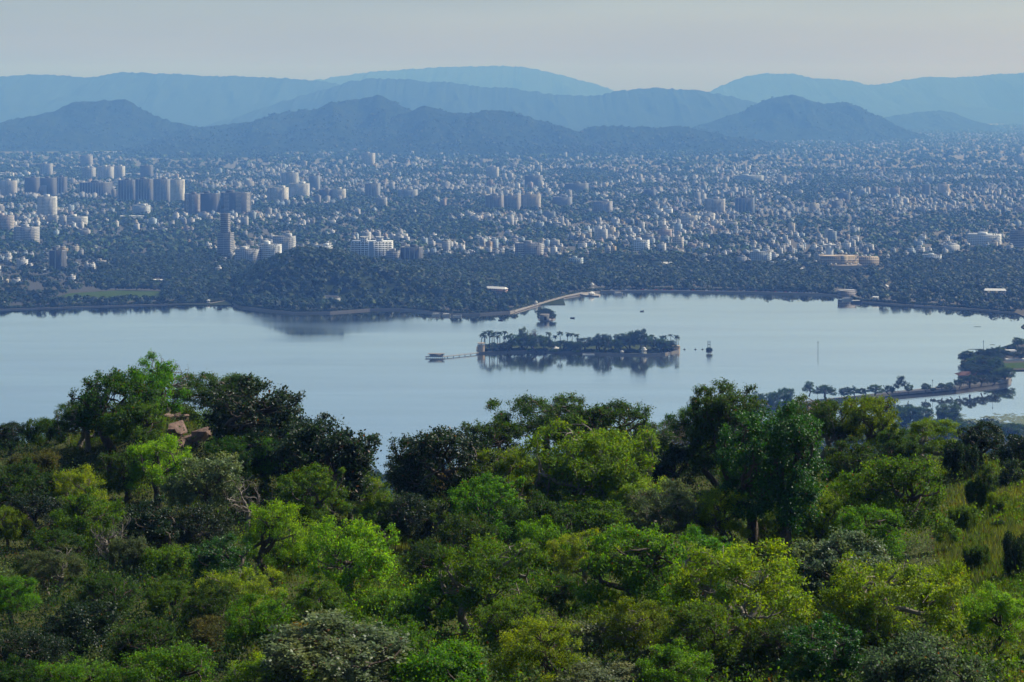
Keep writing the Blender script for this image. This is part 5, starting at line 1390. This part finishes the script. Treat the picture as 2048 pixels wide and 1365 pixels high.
boat(440, 619.5, 5.5, 0.2, M_DARK, 'tiny dark boat off the left bank')
boat(1700, 600.5, 22, 0.05, M_WHITE, 'long white moored boat at the end of the far promenade')
for k, (a, b) in enumerate(((872, 632), (893, 632.5), (915, 633.5))):
    boat(a, b, 12, 0.1 * k, M_WHITE, ('white moored boat, leftmost of three off the knoll promenade', 'white moored boat, middle of three off the knoll promenade', 'white moored boat, rightmost of three off the knoll promenade')[k], M_TIN if k < 2 else None, 'moored_boat')
M_WEED = mat('floating_weed', (0.030, 0.042, 0.016), 0.9, 0.1, (0.3, (0.075, 0.085, 0.035), 0.35))
def weed(px, py, L, wd, label):
    x, y, _ = W(px, py); r = random.Random(int(px)); P = []
    for k in range(18):
        a = 2 * math.pi * k / 18; q = r.uniform(.55, 1); P.append((L / 2 * math.cos(a) * q, wd / 2 * math.sin(a) * q))
    o = MB().prism(P, -0.3, 0.22).build('weed_mat', M_WEED); o.location = (x, y, 0); tag(o, label, 'weed mat')
weed(1955, 654, 11, 4, 'thin dark weed mat in open water above the right-hand spit'); weed(1953, 699, 22, 5, 'dark weed mat just off the head of the spit'); weed(1985, 690, 7, 3, 'tiny weed mat behind the spit trees')
weed(1960, 774, 0.5, 0.5, 'tiny tuft of weed at the causeway foot')

# ------------------------------------------------------------------ shore walls, promenade, terrace
def shore(name, a, b, label, h=1.3, m=M_STONE):
    P = [p for p, q in zip(LAKEW, LAKE) if a <= q[0] <= b and q[1] < 640]
    return ring_wall(name, P, -1.0, GZ + h, 0.7, m, label, 'wall', False)
shore('embankment_wall', -700, 452, 'low stone embankment wall along the left bank', 0.4)
shore('embankment_wall', 465, 1062, 'pale embankment wall curving round the wooded knoll', 1.4, M_PAVE)
shore('embankment_wall', 1060, 1166, 'pale stepped wall of the promenade bend behind the islet', 1.6, M_PAVE)
shore('embankment_wall', 1165, 1697, 'long low embankment wall below the far promenade', 0.9, M_PAVE)
shore('embankment_wall', 1715, 2040, 'dark bank edging below the wooded right shore', 0.3)
def strip(P, off0, off1):
    P = [Vector(p) for p in P]; L, Rr = [], []
    for i, p in enumerate(P):
        t = (P[min(i + 1, len(P) - 1)] - P[max(i - 1, 0)]).normalized(); nn = Vector((-t.y, t.x))
        L.append(p + nn * off0); Rr.append(p + nn * off1)
    return [tuple(q) for q in L] + [tuple(q) for q in reversed(Rr)]
M_ROAD = mat('worn_asphalt', (0.07, 0.07, 0.068), 0.9, 0.1, (0.2, (0.11, 0.105, 0.10), 0.3))
for a, b, o0, o1 in ((465, 1062, 0.6, 3.6), (1165, 1697, 1.0, 5.0)):
    sheet('promenade_path', strip([p for p, q in zip(LAKEW, LAKE) if a <= q[0] <= b and q[1] < 640], o0, o1), GZ + 0.05, M_PAVE)
sheet('lakeside_road', strip([p for p, q in zip(LAKEW, LAKE) if 1165 <= q[0] <= 1697 and q[1] < 640], 6, 15), GZ + 0.05, M_ROAD)
P = [W(a, b, 1.6)[:2] for a, b in ((1030, 624), (1061, 614), (1100, 602), (1130, 594), (1165, 587), (1190, 584.2), (1190, 582.5), (1150, 587), (1120, 593.5), (1085, 603), (1056, 612), (1030, 621.5))]
tag(MB().prism(P, GZ - 0.5, 1.75).build('stone_terrace', M_STONE), 'pale paved bathing terrace on the promenade bend', 'terrace')
P = [W(a, b)[:2] for a, b in ((1160, 590), (1172, 593), (1198, 594), (1201, 591.5), (1190, 589), (1168, 588))]
tag(MB().prism(P, -1.2, 1.5).build('landing_platform', M_PAVE), 'pale stone platform jutting into the lake below the domed kiosk', 'platform')
chhatri(1183, 590.5, 13, 'white tent-roofed shelter on the stone platform', z=1.5, dome=False, hk=0.35)
CARC = [((0.6, 0.6, 0.6), 'white'), ((0.25, 0.26, 0.28), 'grey'), ((0.35, 0.05, 0.04), 'red'), ((0.04, 0.04, 0.045), 'black'), ((0.1, 0.16, 0.3), 'blue')]
CARM = [mat('car_paint_' + n, c, 0.35, 0.5) for c, n in CARC]
def car_mesh():
    m = MB().box((0, 0, 0.35), (4.2, 1.75, 0.65)).box((-0.15, 0, 1.003), (2.4, 1.6, 0.6), 0, 0.82)
    for a in (-1.3, 1.3):
        for b in (-0.8, 0.8): m.cyl((a, b, 0.02), 0.33, 0.3, 8)
    return m.mesh('parked_car')
CARME = [car_mesh() for _ in CARC]
for me_, m_ in zip(CARME, CARM): me_.materials.append(m_)
pts = [Vector(p) for p, q in zip(LAKEW, LAKE) if 1200 <= q[0] <= 1640 and q[1] < 640]
r = random.Random(4)
for i in range(44):
    t = (i + r.uniform(0.1, 0.9)) / 44 * (len(pts) - 1); j = int(t); p = pts[j].lerp(pts[j + 1], t - j); d = (pts[j + 1] - pts[j]).normalized(); nn = Vector((-d.y, d.x)); c = r.randrange(5)
    q = p + nn * (13.2 if nn.y > 0 else -13.2); o = link('parked_car', CARME[c]); o.location = (q.x, q.y, GZ + 0.06); o.rotation_euler = (0, 0, math.atan2(d.y, d.x))
    lb = f'{CARC[c][1]} car parked in the row along the far lakeside road'; tag(o, lb, 'car', lb.replace(' car parked', ' cars parked'))

# ------------------------------------------------------------------ palace and shore buildings
def at_px(px, py, z): D = (H - z) * F / (py - HZ); return ((px - CX) * D / F, D, z)
D = (H - GZ) * F / (541 - HZ); u = D / F
o = tag(empty('palace', ((1690 - CX) * u, D, GZ), -0.03), 'long cream domed palace on a half-round terrace among trees on the right bank', 'palace')
zt = 9.5
P = [(-33 * u * 1.0, 6)] + [(-33 * u + 66 * u * k / 8, -4 - 9 * math.sin(math.pi * k / 8)) for k in range(9)] + [(33 * u, 6)]
MB().prism([(a, b) for a, b in P], -1, zt).build('terrace', M_SAND, o)
M_PAL = wall_mat('palace_wall_windows', source='rgb', col=(0.50, 0.40, 0.27), pu=3.6, pv=4.6, wu=0.5, wv=0.55)
def pbox(name, x0, x1, y0, y1, z0, z1, m=M_PAL):
    V, Fc, uv = box_uv((x0 + x1) / 2, (y0 + y1) / 2, x1 - x0, y1 - y0, z1 - z0, 0, z0); return link(name, mesh_np(name, V, [Fc], uv=uv), m, o)
pbox('main_wing', -47 * u, 28 * u, 7, 30, 0, 23.5); pbox('side_wing', 28 * u + 0.02, 70 * u, 12, 30, 4, 21.5); pbox('central_bay', -8 * u, 6 * u, 3.5, 6.98, 0, 25)
for (a, b, yy, z) in ((-48, 29, 6.4, 16.6), (28.3, 70.5, 11.4, 15.0), (-48.4, 29.2, 6.2, 23.52)): MB().box(((a + b) / 2 * u, (yy + 30.6) / 2 + (0.004 if z > 20 else 0), z), ((b - a) * u, 30.6 - yy, 0.7)).build('eave', M_SAND, o)
for k in range(16): MB().cyl(((-44 + k * 4.6) * u, 5.2, zt), 0.42, 7.0, 6).build('column', M_SAND, o)
for k, (a, r_, z) in enumerate(((-44, 3.4, 24.2), (-5, 4.6, 26), (4, 2.6, 25), (26, 3.0, 24.2), (44, 2.6, 21.5), (52, 2.4, 21.5), (36, 2.2, 21.5))):
    dk = MB()
    for q in range(6): dk.cyl((a * u + r_ * .8 * math.cos(q * 1.047), 14 + r_ * .8 * math.sin(q * 1.047), z), 0.25, r_ * .7, 5)
    dk.cyl((a * u, 14, z + r_ * .7), r_ * 1.1, 0.3, 10); kk = dk.build('roof_kiosk', M_SAND, o)
    MB().dome((a * u, 14, z + r_ * .7 + .3), r_ * .85, r_ * .95).build('dome', M_WHITE, kk)
for a in (-28, -19, 4, 12, 26): MB().cyl((a * u, -4, zt), 1.4, 2.3, 8).cyl((a * u, -4, zt + 2.3), 2.0, 1.0, 8, 0.1).build('parasol', M_WHITE, o)
OCCP = o
D = (H - GZ) * F / (532 - HZ); u = D / F
o = tag(empty('white_canopy_building', ((1670 - CX) * u, D + 60, GZ + 3)), 'white flat canopy with a small dome rising behind the palace', 'building')
wall_box('wall', 14 * u, 8, 22, M_PLAINO, o, WALLC['white'], (0, 0, 6)); MB().box((0, 0, 28.01), (26 * u, 10, 2.2)).build('roof', M_WHITE, o); MB().dome((0, 0, 30.2), 3.5, 3).build('dome', M_WHITE, o)

def villa(px0, px1, yt, yb, label, roof=M_TIN, wall=(0.5, 0.49, 0.46), z=None, pitch=True, posts=False, rz=-0.15, dk=1.0):
    x, D, _ = at_px((px0 + px1) / 2, yb, GZ); z = GZ if z is None else z
    if z != GZ: D = dk; x = ((px0 + px1) / 2 - CX) * D / F; z = float(zland(x, D)) - 0.3
    w = (px1 - px0) * D / F; h = max(3.2, (yb - yt) * D / F * 0.75); d = min(12, w * 0.6)
    o = tag(empty('shore_house', (x, D, z), rz), label, 'house')
    if posts:
        for k in range(8): MB().box(((k % 4 / 3 - .5) * w * .9, (k // 4 - .5) * d * .9, 0), (.4, .4, h)).build('post', M_CONC, o)
        MB().box((0, 0, 0.02), (w * .7, d * .5, h * .6)).build('wall', M_DARKCONC, o)
    else: wall_box('wall', w * .94, d * .9, h, M_WALLO, o, wall)
    m = MB()
    if pitch: m.add([(-w / 2, -d / 2, h + .01), (w / 2, -d / 2, h + .01), (w / 2, d / 2, h + .01), (-w / 2, d / 2, h + .01), (-w * .44, 0, h + d * .24), (w * .44, 0, h + d * .24)], [(3, 2, 1, 0), (0, 1, 5, 4), (2, 3, 4, 5), (1, 2, 5), (3, 0, 4)])
    else: m.box((0, 0, h + .01), (w, d, 0.7))
    m.build('roof', roof, o); return o
villa(1968, 2012, 577, 594, 'open shed with a large pale tilted roof in the right-hand woods', posts=True)
villa(970, 1016, 573, 590, 'long two-storey lodge with a pale roof in the woods right of the knoll', wall=(0.42, 0.26, 0.22), rz=-0.5)
villa(646, 680, 590, 611, 'white villa with a dark roof at the foot of the knoll', M_DARKCONC, (0.7, 0.69, 0.66), rz=-0.5)
villa(602, 616, 513, 523, 'white shrine with a pale gable on top of the knoll', wall=(0.7, 0.68, 0.63), z=1, dk=3085)
villa(654, 666, 538, 546, 'small pale hut on the upper slope of the knoll', wall=(0.55, 0.48, 0.36), z=1, dk=3030)
villa(934, 956, 545, 557, 'white flat-roofed bungalow in the woods right of the knoll', M_WHITE, (0.7, 0.69, 0.66), pitch=False)
villa(302, 337, 558, 569, 'long low white building in the dark woods of the left bank', M_WHITE, (0.6, 0.6, 0.58), pitch=False)
villa(446, 470, 570, 577, 'small white roof among the trees left of the knoll', M_WHITE, (0.6, 0.6, 0.58), pitch=False)
villa(734, 762, 522, 541, 'pale four-storey house in front of the white twin-towered block', M_WHITE, (0.62, 0.63, 0.62), pitch=False, rz=-0.4)
villa(1745, 1758, 592, 603, 'tiny pale hut on the wooded right bank', wall=(0.5, 0.48, 0.42))
villa(2012, 2026, 598, 606, 'small pale tent-roofed hut near the right frame edge', M_SAND)
villa(1676, 1712, 576, 597, 'grey stepped rest house at the end of the far promenade', M_CONC, (0.30, 0.27, 0.26), pitch=False, rz=0.3)
villa(1265, 1292, 530, 543, 'low white farmhouse at the edge of the lakeside woods right of centre', M_WHITE, (0.6, 0.6, 0.58), pitch=False)
villa(1322, 1346, 524, 538, 'white house with a three-gabled roof right of centre', M_WHITE, (0.66, 0.66, 0.64))
x, D, _ = at_px(215, 307, GZ); w = 54 * D / F
o = tag(empty('factory_shed', (x, D, GZ)), 'very long white shed roof at the foot of the left plateau hill', 'shed'); wall_box('wall', w * .98, 30, 5, M_PLAINO, o, (0.7, 0.7, 0.68)); MB().box((0, 0, 5.01), (w, 34, 5)).build('roof', mat('white_shed_roof', (0.8, 0.79, 0.76), 0.5), o)
for a, b, c, t in ((248, 281, 352, 'flat bright roof right of the pale ribbed slabs'), (445, 461, 358, 'small bright roof in the haze left of centre'), (240, 292, 439, 'long bright roof strip in the green patch below the joined slabs'), (0, 20, 350, 'bright roof strip at the left frame edge'), (1770, 1805, 320, 'long pale shed roof in the far right plain'), (1935, 1985, 325, 'very long pale shed roof in the far right plain')):
    x, D, _ = at_px((a + b) / 2, c, GZ); w = (b - a) * D / F
    o = tag(empty('factory_shed', (x, D, GZ)), t, 'shed'); wall_box('wall', w * .98, 22, 6, M_PLAINO, o, (0.5, 0.5, 0.48)); MB().box((0, 0, 6.01), (w, 25, 2.6)).build('roof', M_TIN, o)

# ------------------------------------------------------------------ causeway and right-hand spit
S0 = [(1500, 823), (1600, 814), (1700, 804), (1780, 794), (1912, 782), (2014, 768), (2023, 762)]
N0 = [(2010, 757), (1960, 757), (1912, 778), (1780, 790.5), (1700, 800), (1600, 810), (1500, 819)]
CZ = 3.6
P = poly(S0) + poly(N0)
tag(MB().prism(P, -1.5, CZ).build('causeway', M_STONE), 'long stone causeway wall carrying a road between lake and pond', 'causeway')
Sw = [Vector(p) for p in poly(S0)]
sheet('causeway_road', strip([tuple(p) for p in Sw[:6]], 1.2, 8.0), CZ + 0.02, M_ROAD)
q = MB()
for i in range(len(Sw) - 1):
    a, b = Sw[i], Sw[i + 1]; n = max(2, int((b - a).length / 3))
    for k in range(n):
        p = a.lerp(b, k / n); q.box((p.x, p.y + 0.5, CZ), (0.35, 0.35, 1.3))
    c = (a + b) / 2; d = b - a
    for zz in (0.55, 1.05): q.box((c.x, c.y + 0.5, CZ + zz), (d.length, 0.14, 0.14), math.atan2(d.y, d.x))
tag(q.build('causeway_railing', M_CONC), 'white post-and-rail fence along the pond side of the causeway', 'railing')
CT = [(1618, 763, 795, 20, 'feathery', 'dark', 'slender pale-stemmed tree standing alone at the left of the causeway'), (1651, 771, 800, 40, 'dome', 'dark', 'broad round tree on the causeway right of the slender tree'),
      (1690, 775, 799, 26, 'dome', 'deep', 'round tree, first of three close together on the causeway'), (1708, 774, 797, 20, 'dome', 'dark', 'pointed dark tree, second of three close together on the causeway'),
      (1724, 776, 796, 20, 'dome', 'deep', 'small round tree, third of three close together on the causeway'), (1750, 770, 794, 30, 'dome', 'dark', 'wide round tree near the middle of the causeway'),
      (1779, 771, 793, 24, 'dome', 'deep', 'dark tree left of the tall cone-shaped tree on the causeway'), (1801, 752, 792, 20, 'sapling', 'deep', 'tall cone-shaped dark tree on the causeway'),
      (1817, 768, 790, 17, 'dome', 'dark', 'small round tree just right of the tall cone-shaped tree'), (1852, 767, 787, 19, 'dome', 'deep', 'small leafy tree on a bare stretch of the causeway left of a lamp post'),
      (1866, 776, 785, 11, 'bush', 'deep', 'low shrub under the causeway lamp post'), (1884, 767, 784, 18, 'dome', 'deep', 'small round tree right of the causeway lamp post'), (1900, 765, 782, 17, 'dome', 'dark', 'small ragged tree before the red roof'),
      (1918, 757, 780, 20, 'dome', 'deep', 'dark tree touching the left end of the red roof'), (1940, 752, 778, 28, 'broadleaf', 'deep', 'dark tree in front of the red roof, left one'), (1962, 750, 775, 28, 'dome', 'deep', 'dark tree in front of the red roof, middle one'), (1985, 750, 773, 26, 'broadleaf', 'deep', 'dark tree in front of the red roof, right one')]
for a, b, c, w_, k_, col, lb in CT: far_tree(a, c - 2, c - b - 2, w_, k_, col, lb, z=CZ, group='trees along the causeway')
ST = [(1936, 702, 727, 29, 'dome', 'big round tree at the very head of the spit'), (1963, 698, 722, 24, 'dome', 'round dense tree second from the head of the spit'), (1982, 696, 722, 20, 'tall', 'tall tree in the middle row of the spit'), (1998, 694, 714, 22, 'dome', 'round tree left of the white cottage'),
      (2037, 675, 697, 24, 'dome', 'round tree at the far corner of the spit by the right frame edge'), (1950, 716, 742, 34, 'broadleaf', 'low spreading tree below the head of the spit'), (1972, 712, 746, 40, 'dome', 'broad dark tree in the thick of the spit grove'), (1992, 718, 750, 36, 'broadleaf', 'dark tree left of the lawn on the spit'),
      (1946, 729, 752, 34, 'dome', 'dark tree above the left half of the red roof'), (1972, 730, 756, 36, 'dome', 'dark tree above the right half of the red roof'), (2010, 734, 764, 40, 'dome', 'large dark tree at the tip where causeway meets pond'), (2024, 690, 702, 20, 'bush', 'bushes behind the white cottage')]
for a, b, c, w_, k_, lb in ST: far_tree(a, c, c - b, w_, k_, 'deep' if a % 3 else 'dark', lb, z=1.0, group='trees on the right-hand spit')
for i, (a, b, c, w_) in enumerate(((1932, 722, 738, 24), (1942, 726, 745, 26), (1958, 712, 735, 30), (1955, 735, 757, 30), (1986, 732, 758, 34), (1998, 706, 728, 26), (2012, 700, 716, 22), (2000, 742, 764, 30), (2036, 704, 720, 26), (2046, 694, 708, 24), (1978, 724, 742, 30), (1926, 707, 724, 20))):
    far_tree(a, c, c - b, w_, 'dome' if i % 2 else 'broadleaf', 'deep', 'dark round tree packed into the dense grove on the right-hand spit', z=1.0, group='dark trees packed into the grove on the spit')
x, D, _ = at_px(1940, 757, GZ); u = D / F
o = tag(empty('lake_restaurant', (x, D, GZ), 0.12), 'restaurant with a wide rusty red roof under the trees where causeway meets spit', 'building')
wall_box('wall', 44 * u, 9, 4.2, M_PLAINO, o, (0.16, 0.13, 0.11)); w, d = 56 * u, 15
MB().add([(-w / 2, -d / 2, 4.21), (w / 2, -d / 2, 4.21), (w / 2, d / 2, 4.21), (-w / 2, d / 2, 4.21), (-w * .3, 0, 7.4), (w * .3, 0, 7.4)], [(3, 2, 1, 0), (0, 1, 5, 4), (2, 3, 4, 5), (1, 2, 5), (3, 0, 4)]).build('roof', M_RUST, o)
x, D, _ = at_px(2020, 711, GZ); u = D / F
o = tag(empty('cottage', (x, D, GZ), 0.05), 'white cottage with a pale roof and a square white door on the spit', 'house')
wall_box('wall', 24 * u, 7, 4.6, M_PLAINO, o, (0.16, 0.16, 0.17)); MB().box((0, 0, 4.61), (27 * u, 9, 1.6), 0, 0.8).build('roof', M_TIN, o); MB().box((2 * u, -3.6, 0.3), (5 * u, 0.3, 3.6)).build('door', M_WHITE, o)
x, D, _ = at_px(2028, 721, GZ); u = D / F
tag(link('boat_shed', MB().box((0, 0, 0), (60 * u, 8, 1.6)).mesh('boat_shed'), M_TIN), 'long low pale shed roof on the spit below the white cottage', 'shed').location = (x + 14 * u, D, GZ)
NB = [(1790, 808, 862, 46, 'round hazy tree cluster member at the left of the pond shore'), (1818, 811, 865, 52, 'round hazy tree in the middle of the pond shore clump'), (1845, 815, 866, 44, 'hazy tree at the right of the pond shore clump'), (1898, 809, 872, 52, 'tall hazy poplar-like tree alone on the pond shore'),
      (1880, 838, 880, 60, 'low hazy tree under the tall poplar-like tree'), (1922, 845, 885, 60, 'low hazy tree right of the tall poplar-like tree'), (1968, 850, 890, 56, 'hazy tree on the near bank below the lily pads'), (2020, 846, 892, 70, 'hazy tree near the right frame edge on the near bank'), (2055, 850, 895, 60, 'hazy tree cut by the right frame edge on the near bank'),
      (1512, 786, 826, 42, 'hazy round tree, left of three at the left end of the causeway'), (1545, 783, 826, 40, 'hazy round tree, middle of three at the left end of the causeway'), (1572, 776, 824, 34, 'hazy loose tree, right of three at the left end of the causeway'), (1386, 806, 840, 26, 'hazy treetop peeping over the ridge left of the causeway')]
for i, (a, b, c, w_, lb) in enumerate(NB): far_tree(a, c, c - b, w_, 'tall' if i == 3 else 'dome', 'dark', lb, z=1.0, group='trees on the near bank')
# lily pads and scum on the pond
rng = np.random.default_rng(9)
n = 2600; a = rng.uniform(1850, 2120, n); b = 826 + 28 * rng.random(n) ** 0.6
xy = np.array([W(p, q)[:2] for p, q in zip(a, b)]); m = in_poly(xy[:, 0], xy[:, 1] - 3, PONDW) & (fbm(xy[:, 0] / 22, xy[:, 1] / 26, 3, 2) > -0.12)
xy = xy[m]; n = len(xy); r = rng.uniform(0.5, 1.6, n); k = np.arange(7) * 2 * math.pi / 7
V = np.zeros((n, 7, 3)); V[..., 0] = xy[:, :1] + np.cos(k) * r[:, None] * 1.4; V[..., 1] = xy[:, 1:] + np.sin(k) * r[:, None]; V[..., 2] = 0.06 + rng.uniform(0, 0.05, (n, 1))
tag(link('lily_pads', mesh_np('lily_pads', V.reshape(-1, 3), [np.arange(7 * n).reshape(n, 7)]), mat('lily_pad', (0.07, 0.10, 0.03), 0.7, 0.3, (0.2, (0.13, 0.15, 0.07), 0.3))), kind='stuff')
